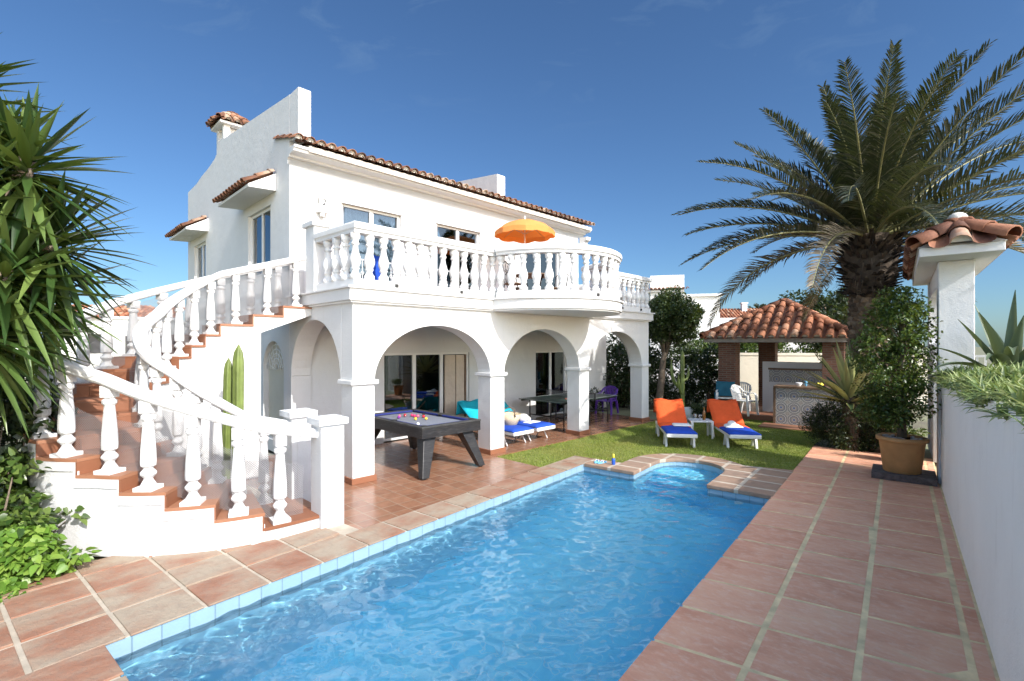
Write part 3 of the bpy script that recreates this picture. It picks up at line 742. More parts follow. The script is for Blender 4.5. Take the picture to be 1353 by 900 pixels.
# stepped string: shallow raised band that follows the treads on the outside
st = MB()
for k in range(2, 14):
    t = np.linspace(k-1-.02, k, 7); zz = zt(k)-.036
    st.add([(*spath(RO+(.018 if i % 2 else 0.0), tt), z) for tt in t for z, i in ((zz-.10, 0), (zz-.10, 1), (zz, 1), (zz, 0))],
           [(4*j+a, 4*j+(a+1) % 4, 4*j+4+(a+1) % 4, 4*j+4+a) for j in range(6) for a in range(4)] + [(3, 2, 1, 0), (24, 25, 26, 27)])
    t = np.linspace(k-1-.035, k-1+.05, 3)
    st.add([(*spath(RO+(.0175 if i % 2 else 0.0), tt), z) for tt in t for z, i in ((zt(k-1)-.137, 0), (zt(k-1)-.137, 1), (zz-.098, 1), (zz-.098, 0))],
           [(4*j+a, 4*j+(a+1) % 4, 4*j+4+(a+1) % 4, 4*j+4+a) for j in range(2) for a in range(4)] + [(3, 2, 1, 0), (8, 9, 10, 11)])
st.build('stair_string', M['white'], stair)
# handrails
def railz(tau): return RZ*(tau+.5) + 1.0 + .0*tau - .012*tau
RBO, RBI = 1.97, 1.09
rp = [(-.065, .01), (.065, .01), (.085, .04), (.085, .095), (.055, .125), (-.055, .125), (-.085, .095), (-.085, .04)]
for rho, t0 in ((RBO, .05), (RBI, .05)):
    ts = np.linspace(t0, 17.0, 110)
    MB().sweep([(*spath(rho, t), railz(t)) for t in ts], rp).build('handrail', M['white2'], stair, bevel=.008)
def octo(h):
    p = [(.098, 0), (.098, .02), (.082, .05), (.060, .09), (.045, .12), (.045, .135), (.078, .175), (.080, .195), (.050, .235), (.045, .25), (.075, .275), (.078, .32), (.074, .45), (.062, .62), (.052, .74), (.050, .77), (.070, .80), (.070, .83), (.050, .855), (.052, .87)]
    return [(r, z*h) for r, z in p]
sb = MB().lathe(octo(1.0), 10, smooth=False); sb.box(-.062, -.062, .865, .062, .062, 1.0)
sb.box(-.10, -.10, 0, .10, .10, .045)
first = None
for rho in (RBO, RBI):
    for k in range(1, 18):
        tau = k-.5 if k > 1 else .72
        x, y = spath(rho, tau); x2, y2 = spath(rho, tau+.05); rz = math.atan2(y2-y, x2-x)
        h = railz(tau)-zt(k)+.02
        if first is None: first = sb.build('baluster', M['white2'], stair, bevel=.003); o = first
        else: o = dup_part(first, stair, (0, 0, 0))
        w = 1.0 if rho > 1.5 else .86
        o.location = (x, y, zt(k)-.001); o.rotation_euler = (random.gauss(0, .006), random.gauss(0, .006), rz+random.gauss(0, .04)); o.scale = (w, w, h)
# newel posts at the foot
for rho in (RBO+.02, RBI-.02):
    m = MB(); m.box(.29, -rho-.15, 0, .59, -rho+.15, 1.29); m.box(.25, -rho-.19, 1.29, .63, -rho+.19, 1.37)
    m.prism([(.36, .25), (.52, .25), (.52, .95)] + arc(.44, .95, .08, .1, 0, PI, 10)[1:-1] + [(.36, .95)], -rho-.156, -rho-.149, fn=front)
    m.build('newel_post', M['white2'], stair, bevel=.012)
# white safety netting along the balusters
def net(rho, t0, t1, n):
    v = []; uvs = []; L = 0; last = None
    for i in range(n+1):
        t = t0+(t1-t0)*i/n; x, y = spath(rho, t)
        if last: L += math.dist(last, (x, y))
        last = (x, y); zb = RZ*(t+.25)+.02; ztp = railz(t)-.02
        ztp = zb + (ztp-zb)*(.62+.06*math.sin(t*2.1)) if t < 11 else ztp
        v += [(x, y, zb), (x, y, ztp)]; uvs += [(L, zb), (L, ztp)]
    o = MB().add(v, [(2*i, 2*i+2, 2*i+3, 2*i+1) for i in range(n)]).build('safety_net', M['net'], stair, recalc=False)
    uv = o.data.uv_layers.new(name='UVMap')
    for lp in o.data.loops: uv.data[lp.index].uv = uvs[lp.vertex_index]
net(RBO-.11, .3, 16.9, 90); net(RBI+.10, .3, 16.9, 70)
# ================================================================ pool
PWID, PLEN, AS0, AS1, AT = 3.27, 7.26, 1.02, 2.32, 8.21
AR_ = (AS1-AS0)/2; ACX = (AS0+AS1)/2
def P_obj(o): o.location = POOL; o.rotation_euler = (0, 0, RP); return o
outl = [(0, 0), (PWID, 0), (PWID, PLEN), (AS1, PLEN)] + arc(ACX, AT, AR_, AR_, 0, PI, 20) + [(AS0, PLEN), (0, PLEN)]
ZW = -.125
m = MB(); n = len(outl)
def pdepth(s, t): return -1.50+.045*t
# walls then floor (floor reaches under the alcove as steps)
rect_ = [(0, 0), (PWID, 0), (PWID, PLEN), (0, PLEN)]
m.add([(x, y, pdepth(x, y)) for x, y in rect_], [(0, 1, 2, 3)])
for i in range(n):
    (x0, y0), (x1, y1) = outl[i], outl[(i+1) % n]
    zb0 = pdepth(x0, min(y0, PLEN)); zb1 = pdepth(x1, min(y1, PLEN))
    m.add([(x0, y0, zb0), (x1, y1, zb1), (x1, y1, -.005), (x0, y0, -.005)], [(0, 1, 2, 3)])
for j in range(4):
    y0 = PLEN+.0+j*.30; z = -1.15+.26*j
    ptsA = [(AS0+.002, y0), (AS1-.002, y0), (AS1-.002, AT)] + arc(ACX, AT, AR_-.004, AR_-.004, 0, PI, 14)[1:-1] + [(AS0+.002, AT)]
    if y0 > AT:
        a = math.asin((y0-AT)/(AR_)); ptsA = arc(ACX, AT, AR_-.004, AR_-.004, a, PI-a, 12)
    m.prism(ptsA, -1.9, z)
pool = struct(P_obj(m.build('pool', M['pool'])))
b = MB()
for i in range(n):
    (x0, y0), (x1, y1) = outl[i], outl[(i+1) % n]; d = Vector((x1-x0, y1-y0, 0)).normalized(); q = Vector((-d.y, d.x, 0))*.006
    b.add([(x0+q.x, y0+q.y, -.27), (x1+q.x, y1+q.y, -.27), (x1+q.x, y1+q.y, -.004), (x0+q.x, y0+q.y, -.004)], [(0, 1, 2, 3)])
band = struct(P_obj(b.build('pool_waterline', M['poolband'])))
for (s, t, nx, ny) in ((.55, PLEN, 0, -1), (2.8, PLEN, 0, -1)):   # skimmer fittings
    f = MB(); f.tube([(s, t-.008, -.33), (s, t-.03, -.33)], .06, 14); struct(P_obj(f.build('pool_fitting', M['whitepaint'])))
# water: real ripples
ds = .0155; ns = int((PWID+.03)/ds)+1; nt = int((AT+AR_+.03)/ds)+1
S, T = np.meshgrid(np.arange(ns+1)*ds-.012, np.arange(nt+1)*ds-.012, indexing='ij')
Z = np.zeros_like(S); rg = np.random.default_rng(3)
near = 1/(1+np.exp((T-4.6)*1.6))
for i in range(90):
    wl = .085*(1.1/.085)**(rg.random()**1.15); ang = rg.normal(-.35, .75) if i % 3 else rg.random()*2*PI
    k = 2*PI/wl; amp = .00080*(min(wl, .20)/.20)**2.0*(.20/max(wl, .20))**.05*(.6+.8*rg.random()); ph = rg.random()*2*PI
    warp = .10*np.sin(1.7*S+.9*T+ph)+.07*np.sin(2.9*T-1.3*S+2*ph)
    Z += amp*np.sin(k*((S+warp)*math.sin(ang)+(T+warp*.6)*math.cos(ang))+ph)*(.55+.75*near if wl > .3 else .9)
# gentle fountain of wavelets from a return jet
d_ = np.hypot(S-1.0, T-5.2); Z += .0022*np.sin(d_*38)*np.exp(-(d_/1.0)**2)
V = np.stack([S, T, Z], -1).reshape(-1, 3); idx = np.arange((ns+1)*(nt+1)).reshape(ns+1, nt+1)
F = np.stack([idx[:-1, :-1], idx[1:, :-1], idx[1:, 1:], idx[:-1, 1:]], -1).reshape(-1, 4)
cs = V[F].mean(1); keep = (cs[:, 1] < PLEN+.012) | ((cs[:, 0] > AS0-.012) & (cs[:, 0] < AS1+.012) & ((cs[:, 1] < AT) | (np.hypot(cs[:, 0]-ACX, cs[:, 1]-AT) < AR_+.02)))
water = np_mesh('water', V, F[keep], M['water'], smooth=True); P_obj(water); water.location.z = ZW; struct(water)

# ================================================================ ground sheets
hole = [PW(-.1, -.1), PW(3.4, -.1), PW(3.4, 9.0), PW(-.1, 9.0)]
g = MB().sheet([(-400, -60), (400, -60), (400, 900), (-400, 900)], -.07, [[(p.x, p.y) for p in hole]]); struct(g.build('ground', M['ground']))
# terrace (house side)
def line_hit(p, d, q, e):
    det = d[0]*(-e[1])+e[0]*d[1]; rx, ry = q[0]-p[0], q[1]-p[1]; u = (rx*(-e[1])+e[0]*ry)/det; return (p[0]+d[0]*u, p[1]+d[1]*u)
h0 = HW(3.03, -.16); I0 = line_hit((h0.x, h0.y), (-HV.x, -HV.y), tuple(PW(-.48, 0))[:2], tuple(PT)[:2]); tI = toP((*I0, 0))[1]
ter = [HW(3.03, -.16), (*I0, 0), PW(-.48, 2.6), PW(-4.2, 2.6), HW(-3.8, 3.2), HW(-.01, 3.2), HW(-.01, 2.66), HW(9.9, 2.66), HW(9.9, -.16)]
tl = [((Vector(p)-CORNER).dot(HU), (Vector(p)-CORNER).dot(HV)) for p in ter]
t_ = MB().sheet(tl, 0).build('terrace_floor', M['terrace']); t_.location = CORNER; t_.rotation_euler = (0, 0, RH); struct(t_)
e_ = MB(); e_.box(3.03, -.18, -.06, 9.9, -.162, -.002); eo = e_.build('terrace_kerb', M['step']); eo.location = CORNER; eo.rotation_euler = (0, 0, RH); struct(eo)

def clip(poly, x0, y0, x1, y1):
    for ax, lim, sg in ((0, x0, 1), (0, x1, -1), (1, y0, 1), (1, y1, -1)):
        o = []
        for i in range(len(poly)):
            a, b = poly[i], poly[(i+1) % len(poly)]; fa = sg*(a[ax]-lim); fb = sg*(b[ax]-lim)
            if fa >= 0: o.append(a)
            if fa*fb < 0: u = fa/(fa-fb); o.append((a[0]+(b[0]-a[0])*u, a[1]+(b[1]-a[1])*u))
        poly = o
        if len(poly) < 3: return []
    return poly
def slab_tile(mb, poly, z, h=.014, ch=.010, jit=.0015):
    cx = sum(p[0] for p in poly)/len(poly); cy = sum(p[1] for p in poly)/len(poly); k = len(poly); tx, ty = random.gauss(0, jit), random.gauss(0, jit)
    def zz(x, y, q): return q + (x-cx)*tx*3 + (y-cy)*ty*3
    def ins(p, d):
        L = math.hypot(p[0]-cx, p[1]-cy); return (cx+(p[0]-cx)*(1-d/L*1.4), cy+(p[1]-cy)*(1-d/L*1.4))
    v = [(p[0], p[1], z) for p in poly] + [(p[0], p[1], zz(p[0], p[1], z+h-ch*.5)) for p in poly] + [(*ins(p, ch*.35), zz(p[0], p[1], z+h-ch*.15)) for p in poly] + [(*ins(p, ch), zz(p[0], p[1], z+h)) for p in poly]
    f = []
    for r_ in range(3): f += [(r_*k+i, r_*k+(i+1) % k, (r_+1)*k+(i+1) % k, (r_+1)*k+i) for i in range(k)]
    f.append(tuple(3*k+i for i in range(k))); mb.add(v, f, False)
# deck along the garden wall
DS0, DS1, DT0, DT1 = 3.27, 5.30, -3.0, 11.9
struct(P_obj(MB().box(DS0, DT0, -.3, DS1, DT1, .004).build('deck_bed', M['grout'])))
dm = MB(); sb_ = [DS0-.015, 3.905, 4.53, 5.165, 5.30]; kk = .13; grt = .024
for ci in range(4):
    t = DT0
    j = 0
    while t < DT1+1:
        x0 = sb_[ci]+(grt if ci else 0); x1 = sb_[ci+1]-grt
        w0 = random.uniform(-.006, .006); w1 = random.uniform(-.006, .006)
        f0 = lambda x, q: q+kk*(x-DS0)
        g2 = .019
        poly = [(x0, f0(x0, t+g2)+w0), (x1, f0(x1, t+g2)+w1), (x1, f0(x1, t+.632-g2)+w1), (x0, f0(x0, t+.632-g2)+w0)]
        poly = clip(poly, x0, DT0, x1, DT1)
        if poly: slab_tile(dm, poly, .004, h=.0035, ch=.003)
        t += .632; j += 1
struct(P_obj(dm.build('deck_paving', M['deck'], recalc=False)))
# left coping and paving
cb = MB(); cb.box(-1.93, -3.0, -.3, -.002, 1.0, .004); cb.box(-4.0, 1.001, -.3, -.002, 2.6, .004); cb.box(-.48, 2.6, -.3, -.002, PLEN+.46, .0045); cb.box(-.002, -3, -.3, DS0, -.002, .0042)
struct(P_obj(cb.build('coping_bed', M['grout_left'])))
cm = MB(); t = -2.6
while t < PLEN+.45:
    L = .553 if t < 2.4 else .525
    for ci in range((4 if t < .5 else 7) if t < 2.3 else 1):
        s1 = -ci*.515; s0 = s1-.515
        if ci == 3 and t < .5: s0 = -1.92
        if ci == 0 and t > 2.3: s0 = -.475
        g2 = .017
        poly = [(s0+g2, t+g2), (s1-(g2 if ci else -.022), t+g2), (s1-(g2 if ci else -.022), min(t+L, PLEN+.45)-g2), (s0+g2, min(t+L, PLEN+.45)-g2)]
        poly = [(x+random.uniform(-.004, .004), y+random.uniform(-.004, .004)) for x, y in poly]
        slab_tile(cm, poly, .0045, h=.012, ch=.008, jit=.0025)
    t += L
for s in np.arange(0.0, 3.2, .55): slab_tile(cm, [(s+.02, -.5), (s+.53, -.5), (s+.53, .02), (s+.02, .02)], .0045)
struct(P_obj(cm.build('coping_paving', M['coping'], recalc=False)))
# far coping round the alcove
fc = [(.0, PLEN), (.0, PLEN+.46), (AS0-.45, PLEN+.46), (AS0-.45, AT)] + arc(ACX, AT, AR_+.45, AR_+.45, PI, .75, 14)[1:] + [(DS0, 9.15), (DS0, PLEN-.02), (AS1-.02, PLEN-.02), (AS1-.02, AT)] + arc(ACX, AT, AR_-.02, AR_-.02, 0, PI, 18)[1:-1] + [(AS0+.02, AT), (AS0+.02, PLEN-.02), (.0, PLEN-.02)]
struct(P_obj(MB().prism(fc, -.05, .019).build('coping_paving', M['coping_far'], bevel=.012)))

# ================================================================ lawn
lawnP = [(-.48, tI), (-.48, PLEN+.46), (AS0-.45, PLEN+.46), (AS0-.45, AT)] + arc(ACX, AT, AR_+.45, AR_+.45, PI, .75, 14)[1:] + [(DS0, 9.15), (DS0, DT1)]
lawnW = [PW(*p) for p in lawnP] + [Vector((6.9, 11.2, 0)), Vector((8.6, 13.0, 0)), Vector((8.0, 15.2, 0)), Vector((6.2, 16.2, 0)), Vector((5.2, 17.4, 0)), HW(10.2, -.18), HW(3.05, -.18)]
lw = [(p.x, p.y) for p in lawnW]
struct(MB().sheet(lw, -.02).build('lawn', simple('turf_soil', (.20, .23, .06), .95, .3, 3, 60, .01, .6)))
def in_poly(x, y, poly):
    c = np.zeros(len(x), bool); n = len(poly)
    for i in range(n):
        x0, y0 = poly[i]; x1, y1 = poly[(i+1) % n]
        cond = ((y0 > y) != (y1 > y)) & (x < (x1-x0)*(y-y0)/(y1-y0+1e-12)+x0); c ^= cond
    return c
xs = np.array(lw); NB = 210000
gx = RNG.uniform(xs[:, 0].min(), xs[:, 0].max(), NB); gy = RNG.uniform(xs[:, 1].min(), xs[:, 1].max(), NB); k = in_poly(gx, gy, lw); gx = gx[k]; gy = gy[k]; n = len(gx)
a = RNG.uniform(0, 2*PI, n); h = RNG.uniform(.018, .042, n)*(1+.35*np.sin(gx*3.1)*np.sin(gy*2.3)); w = RNG.uniform(.004, .008, n)
lx = RNG.normal(0, .018, n); ly = RNG.normal(0, .018, n)
V = np.empty((n, 3, 3)); V[:, 0] = np.stack([gx+np.cos(a)*w, gy+np.sin(a)*w, np.full(n, -.02)], 1); V[:, 1] = np.stack([gx-np.cos(a)*w, gy-np.sin(a)*w, np.full(n, -.02)], 1); V[:, 2] = np.stack([gx+lx, gy+ly, -.02+h], 1)
gr_ = np_mesh('lawn_grass', V.reshape(-1, 3), np.arange(3*n).reshape(-1, 3), M['grass']); tag(gr_, 'short green lawn grass between the pool and the bar', 'grass', kind='stuff')
# ================================================================ garden wall, gateway, pot
gw = thing('garden_wall', 'smooth white garden wall topped with trailing plants along the pink tiled deck', 'wall', PW(5.30, 0), RP)
wtop = lambda y: 1.745+(9.7-y)*.024
MB().prism([(-3.0, 0), (9.70, 0), (9.70, wtop(9.7)), (-3.0, wtop(-3))], 0, .16, fn=sidew).build('wall_face', M['wall'], gw, bevel=.02)
MB().prism([(-3.0, 0), (9.70, 0), (9.70, wtop(9.7)-.1), (-3.0, wtop(-3)-.1)], .161, 1.6, fn=sidew).build('planter_soil', M['soil'], gw)
MB().box(-.004, 9.52, 1.0, -.001, 9.535, 1.42).build('crack', M['dark'], gw)
tr = Blades()
for i in range(1000):
    y = random.uniform(1.2, 9.7); x = random.uniform(-.05, .85); x = x if x > 0 or math.sin(y*3.1)+math.sin(y*7.7) > -.2 else .08; z = wtop(y)+random.uniform(-.02, .05)+.12*max(0, math.sin(y*2.3+x*5))*min(1, max(0, x)*5)-(random.uniform(0, .10) if x < 0 else 0)
    for k in range(9):
        a = random.uniform(0, 2*PI); e = R(random.uniform(5, 75))
        tr.blade((x+random.gauss(0, .02), y+random.gauss(0, .03), z), (math.cos(a)*math.cos(e)-.25*(x < .15), math.sin(a)*math.cos(e), math.sin(e)), random.uniform(.08, .21), random.uniform(.016, .030), random.uniform(.5, 1.6), 3)
tp = tr.build('trailing_plant', M['trail']); tp.location = PW(5.30, 0); tp.rotation_euler = (0, 0, RP); tag(tp, 'pale green spiky plants trailing over the top of the white garden wall', 'plant')

gt = thing('entrance_gateway', 'white entrance gateway with a clay tile roof at the end of the garden wall', 'gateway', PW(5.27, 9.70), RP)
MB().box(0, .002, 0, .44, .45, 3.66).build('gate_pillar', M['pillar'], gt, bevel=.012)
MB().box(0, 3.30, 0, .44, 3.75, 3.66).build('gate_pillar', M['pillar'], gt, bevel=.012)
MB().box(0.02, .452, 3.30, .42, 3.298, 3.66).build('gate_beam', M['pillar'], gt)
MB().box(-.26, -.72, 3.662, .70, 4.1, 3.80).build('roof_soffit', M['white2'], gt, bevel=.01)
core = MB(); z0, z1 = 3.802, 4.13
core.add([(-.28, -.74, z0), (.72, -.74, z0), (.72, 4.12, z0), (-.28, 4.12, z0), (.22, -.22, z1), (.22, 3.6, z1)], [(0, 1, 4), (1, 2, 5, 4), (2, 3, 5), (3, 0, 4, 5), (3, 2, 1, 0)])
core.build('roof_mortar_bed', M['mortar'], gt)
rt = MB(); mo = True; hd = .50; rise = z1-z0
for (O, ex, ey, W, fn_, spc) in (((-.28, -.74, z0), (1, 0, 0), (0, 1, 0), 1.0, lambda x: .66*(1-abs(x-.5)/.52), .5), ((.72, -.74, z0), (0, 1, 0), (-1, 0, 0), 4.86, lambda x: min(.65, x*1.25+.02, (4.86-x)*1.25+.02), .27), ((-.28, 4.12, z0), (0, -1, 0), (1, 0, 0), 4.86, lambda x: min(.65, x*1.25+.02, (4.86-x)*1.25+.02), .27)):
    ex = Vector(ex); ey = Vector(ey); e2 = (ey*(hd)+Vector((0, 0, rise))).normalized(); n2 = ex.cross(e2)
    tile_slope(rt, mo, Vector(O)-ey*.05, ex, e2, n2, W, fn_, sp=spc, r=.125 if spc > .4 else .10, row=.36)
for p in ((-.28, -.74), (.72, -.74)): ridge_tiles(rt, (p[0]+(.05 if p[0] > 0 else -.05), p[1]-.06, z0+.05), (.22, -.22, z1+.08), .12, .36)
ridge_tiles(rt, (.22, -.25, z1+.07), (.22, 3.6, z1+.07), .12, .4)
rt.build('roof_tiles', [M['rooftile_gate'], M['mortar']], gt, recalc=False)
MB().ball((.22, -.20, z1+.16), .13, 10, 7, (1, 1, .8)).build('mortar_cap', M['mortar'], gt)
gm = MB(); gm.box(.02, .455, .05, .06, .49, 2.2).box(.30, 1.83, .05, .34, 1.87, 2.1).box(1.40, 1.83, .05, 1.44, 1.87, 2.1).box(.341, 1.83, 2.06, 1.399, 1.87, 2.1).box(.341, 1.83, .05, 1.399, 1.87, .10)
for k in range(9): gm.box(.39+k*.115, 1.84, .101, .42+k*.115, 1.86, 2.059)
gm.build('gate_leaf', M['alu'], gt)
MB().box(.02, 1.9, 0, .42, 3.298, 2.3).build('gate_side_wall', M['pillar'], gt)

def pot_mesh(r, h):
    return [(r*.74, 0), (r*.76, .01), (r*.93, h*.86), (r*.94, h*.87), (r*1.05, h*.89), (r*1.06, h*.97), (r*1.0, h), (r*.92, h), (r*.88, h*.93)]
def potted(loc, r, h, label, soilmat, crownspec=None, group=None):
    t = thing('plant_pot', label, 'plant pot', loc, 0, group)
    MB().lathe(pot_mesh(r, h), 30).build('pot', M['pot'], t)
    MB().lathe([(r*.86, h*.90), (r*.86, h*.93)], 24).build('soil', soilmat, t)
    return t
PL = Vector((6.80, 8.42, .11))
sl_ = MB().box(-.40, -.36, 0, .46, .36, .105).build('stone_slab', simple('dark_stone', (.10, .085, .085), .8, .5, 12, 30, .01, .6)); sl_.location = PW(4.79, 9.78, .012); sl_.rotation_euler = (0, 0, RP); tag(sl_, 'dark stone slab lying on the deck under the big terracotta pot', 'stone slab')
PL = PW(4.80, 9.78, .118)
pt = potted(PL, .345, .60, 'large cracked terracotta pot on a dark slab at the end of the deck', M['soil'])
m = MB(); 
for i in range(46):
    a = random.uniform(0, 2*PI); rr = .27*math.sqrt(random.random()); m.ball((rr*math.cos(a), rr*math.sin(a), .572), random.uniform(.02, .05), 6, 4, (1, 1, .6))
m.build('pebbles', simple('grey_pebbles', (.42, .40, .40), .7, .5, 18, bd=0), pt)
cr = MB(); cr.tube([(-.20, -.10, .535), (-.05, -.385, .12)], .001, 4)
fx = thing('potted_ficus', 'tall dense green shrub growing out of the large cracked terracotta pot', 'shrub', PL + Vector((0, 0, .55)))
tk = MB(); tk.tube([(0, 0, 0), (.02, .01, .4), (-.02, .03, .9), (.03, 0, 1.5), (0, .05, 2.2)], [.07, .055, .05, .04, .015], 8)
cs = []; rs = []
for i in range(120):
    z = random.uniform(.30, 2.50); wr = .54*(1-abs((z-1.15)/1.5)**2.2*.8); a = random.uniform(0, 2*PI); q = wr*random.uniform(.3, 1.0)
    cs.append((q*math.cos(a)*1.0-.10, q*math.sin(a), z)); rs.append(random.uniform(.12, .25))
    if i % 3 == 0: tk.tube([(0, 0, max(.1, z-.35)), (q*.5*math.cos(a), q*.5*math.sin(a), z-.1), cs[-1]], [.018, .012, .005], 5)
tk.build('trunk', M['trunk'], fx)
V, F = crown(cs, rs, 95, .062, .040, .4); np_mesh('crown', V, F, M['ficus'], fx)
for (wx, wy, r, h, lab) in ((7.62, 9.45, .22, .44, 'small terracotta pot with a dark shrub beside the white gate'),):
    p = potted((wx, wy, .012), r, h, lab, M['soil'])
    V, F = crown([(random.gauss(0, .1), random.gauss(0, .1), h+random.uniform(.04, .22)) for _ in range(8)], [.11]*8, 50, .06, .036, .4); np_mesh('foliage', V, F, M['ficus'], p)

# ================================================================ palm
def palm(loc, label, trunk_h, trunk_r, fl, nf, nleaf, seed, boss=True, cat='palm tree', group=None, lw=.034, ll=.50):
    rg = random.Random(seed); t = thing('palm_tree', label, cat, loc, 0, group)
    m = MB(); n = 16
    for i in range(int(trunk_h/.10)):
        z = i*.10; k = 13
        for j in range(k):
            a = 2*PI*(j+.5*(i % 2))/k + rg.gauss(0, .05); c = Vector((math.cos(a), math.sin(a), 0)); s_ = Vector((-c.y, c.x, 0)); r = trunk_r*(1.1-.1*z/trunk_h)
            w = PI*r/k*1.15; p = c*r + Vector((0, 0, z))
            m.add([p-s_*w-c*.03, p+s_*w-c*.03, p+c*(.035+rg.random()*.02)+Vector((0, 0, .10)), p-s_*w*.6+Vector((0, 0, .14))-c*.02, p+s_*w*.6+Vector((0, 0, .14))-c*.02], [(0, 1, 2), (1, 4, 2), (2, 4, 3), (0, 2, 3)])
    m.tube([(0, 0, -.1), (0, 0, trunk_h)], [trunk_r*1.05, trunk_r*.98], 16)
    m.build('trunk', M['palmbark'], t, recalc=False)
    if boss:
        m = MB(); hb = boss; N = 330
        m.lathe([(trunk_r*.9, trunk_h-.25), (trunk_r*1.35, trunk_h+.2), (trunk_r*1.42, trunk_h+hb*.6), (trunk_r*1.2, trunk_h+hb)], 16)
        for i in range(N):
            u = rg.random(); z = trunk_h-.25+u*(hb+.25); a = i*2.39996; r = trunk_r*(.95+.75*math.sin(min(1, u*1.1)*PI*.62)*.85); c = Vector((math.cos(a), math.sin(a), 0)); s_ = Vector((-c.y, c.x, 0))
            p = c*r+Vector((0, 0, z)); L = rg.uniform(.10, .26); d = (c*1.0+Vector((0, 0, .35+u*1.2))).normalized(); w = .05; tip = p+d*L+Vector((0, 0, -.02))
            m.add([p-s_*w-c*.1, p+s_*w-c*.1, tip+s_*w*.6, tip-s_*w*.6, p-c*.1+Vector((0, 0, .05)), tip-d*.03+Vector((0, 0, .03))], [(0, 1, 2, 3), (0, 3, 5, 4), (1, 4, 5, 2), (3, 2, 5)])
        for i in range(260):       # hanging fibres
            a = rg.uniform(0, 2*PI); c = Vector((math.cos(a), math.sin(a), 0)); p = c*trunk_r*rg.uniform(1.2, 1.7)+Vector((0, 0, trunk_h+rg.uniform(-.1, hb*.9))); w = .012; L = rg.uniform(.1, .35); s_ = Vector((-c.y, c.x, 0))
            m.add([p-s_*w, p+s_*w, p+c*rg.uniform(.02, .2)+Vector((0, 0, -L))], [(0, 1, 2)])
        m.build('frond_stubs', M['boss'], t, recalc=False)
    top = trunk_h + (boss or 0)*.95; V = []; F = []; DV = []; DF = []; rc = MB()
    for i in range(nf):
        u = i/(nf-1); az = i*2.39996+rg.gauss(0, .18); el = R(86-(84 if boss > 1 else 108)*u**1.05+rg.gauss(0, 5)); L = fl*(.80+.25*rg.random())*(.56+.44*min(1, u*2.6)); droop = R(14+46*u**.8+rg.gauss(0, 6))
        c = Vector((math.cos(az), math.sin(az), 0)); p = Vector((0, 0, top)) + c*.18; ns_ = 22; pts = [p.copy()]; dirs = []; bend = rg.gauss(0, .12); lat = Vector((-c.y, c.x, 0))
        for k in range(ns_):
            v = k/ns_; e = el - droop*v**1.4; d = (c*math.cos(e)+Vector((0, 0, math.sin(e)))+lat*bend*v).normalized(); dirs.append(d); p = p+d*L/ns_; pts.append(p.copy())
        dirs.append(dirs[-1]); rc.tube(pts, [.034*(1-.88*k/ns_) for k in range(ns_+1)], 5, False)
        twist = rg.gauss(0, .22)
        dead = u > .955
        for j in range(nleaf):
            v = .10+.90*(j+rg.random()*.6)/nleaf; q = v*ns_; k = min(ns_-1, int(q)); P = pts[k].lerp(pts[k+1], q-k); d = dirs[k]; side = d.cross(Vector((0, 0, 1)))
            if side.length < .08: side = lat.copy()
            side.normalize(); nn = side.cross(d).normalized(); side, nn = side*math.cos(twist)+nn*math.sin(twist), nn*math.cos(twist)-side*math.sin(twist)
            ln = ll*(.35+.65*math.sin(PI*min(1, .13+v*.86)))*rg.uniform(.8, 1.1)*(1 if v < .9 else .8)
            for sg in (-1, 1):
                ld = (side*sg*1.0 + d*(.55+.85*v) + nn*rg.uniform(.15, .75)).normalized(); a0 = P; mid = P+ld*ln*.55; tip = P+ld*ln*.98+Vector((0, 0, -ln*rg.uniform(.06, .22))); wv = d*lw*.5
                tgt, tf = (DV, DF) if dead else (V, F); b = len(tgt)
                tgt += [a0-wv*.6, a0+wv*.6, mid+wv, mid-wv, tip]; tf += [(b, b+1, b+2), (b, b+2, b+3), (b+3, b+2, b+4)]
    rc.build('frond_stalks', M['rachis'], t, recalc=False)
    np_mesh('fronds', [tuple(x) for x in V], F, M['palm'], t)
    if DV: np_mesh('dry_fronds', [tuple(x) for x in DV], DF, M['palmdry'], t)
    return t
palm((8.05, 11.0, 0), 'large date palm with a thick shaggy trunk and arching fronds beside the gateway', 3.58, .37, 4.42, 70, 105, 22, 1.15, lw=.043, ll=.56)

# ================================================================ yucca at the left
def rosette(bl, c, n, L, w, seed, emin=-45, droop=.5):
    rg = random.Random(seed)
    for i in range(n):
        u = i/(n-1); az = i*2.39996+rg.gauss(0, .15); el = R(84-(84-emin)*u**.9+rg.gauss(0, 5)); d = Vector((math.cos(az)*math.cos(el), math.sin(az)*math.cos(el), math.sin(el)))
        bl.blade(Vector(c)+d*.06-Vector((0, 0, .16*u)), d, L*rg.uniform(.78, 1.08)*(.75+.25*min(1, u*2)), w*rg.uniform(.85, 1.15), droop*(.15+u)*rg.uniform(.5, 1.2), 6, .22, taper=lambda q: (.45+1.1*q if q < .45 else .945)*(1-max(0, q-.25)**1.6*1.62), twist=az)
yu = thing('yucca', 'tall many-headed yucca with long sword leaves in front of the staircase', 'yucca', (-5.85, 4.95, -.05))
trk = MB(); bl = Blades()
heads = [(-4.58, 4.62, 4.00, .95), (-4.72, 4.55, 2.98, 1.0), (-4.62, 4.90, 3.35, .92), (-5.1, 4.8, 3.5, 1.0), (-4.95, 4.35, 3.6, .95), (-5.3, 4.5, 4.4, 1.0), (-5.05, 5.2, 2.9, .95), (-5.05, 4.2, 4.5, .95), (-4.85, 4.45, 2.45, .9), (-5.35, 5.0, 2.5, 1.0), (-5.0, 4.7, 4.05, 1.0)]
o0 = Vector((-5.85, 4.95, -.05))
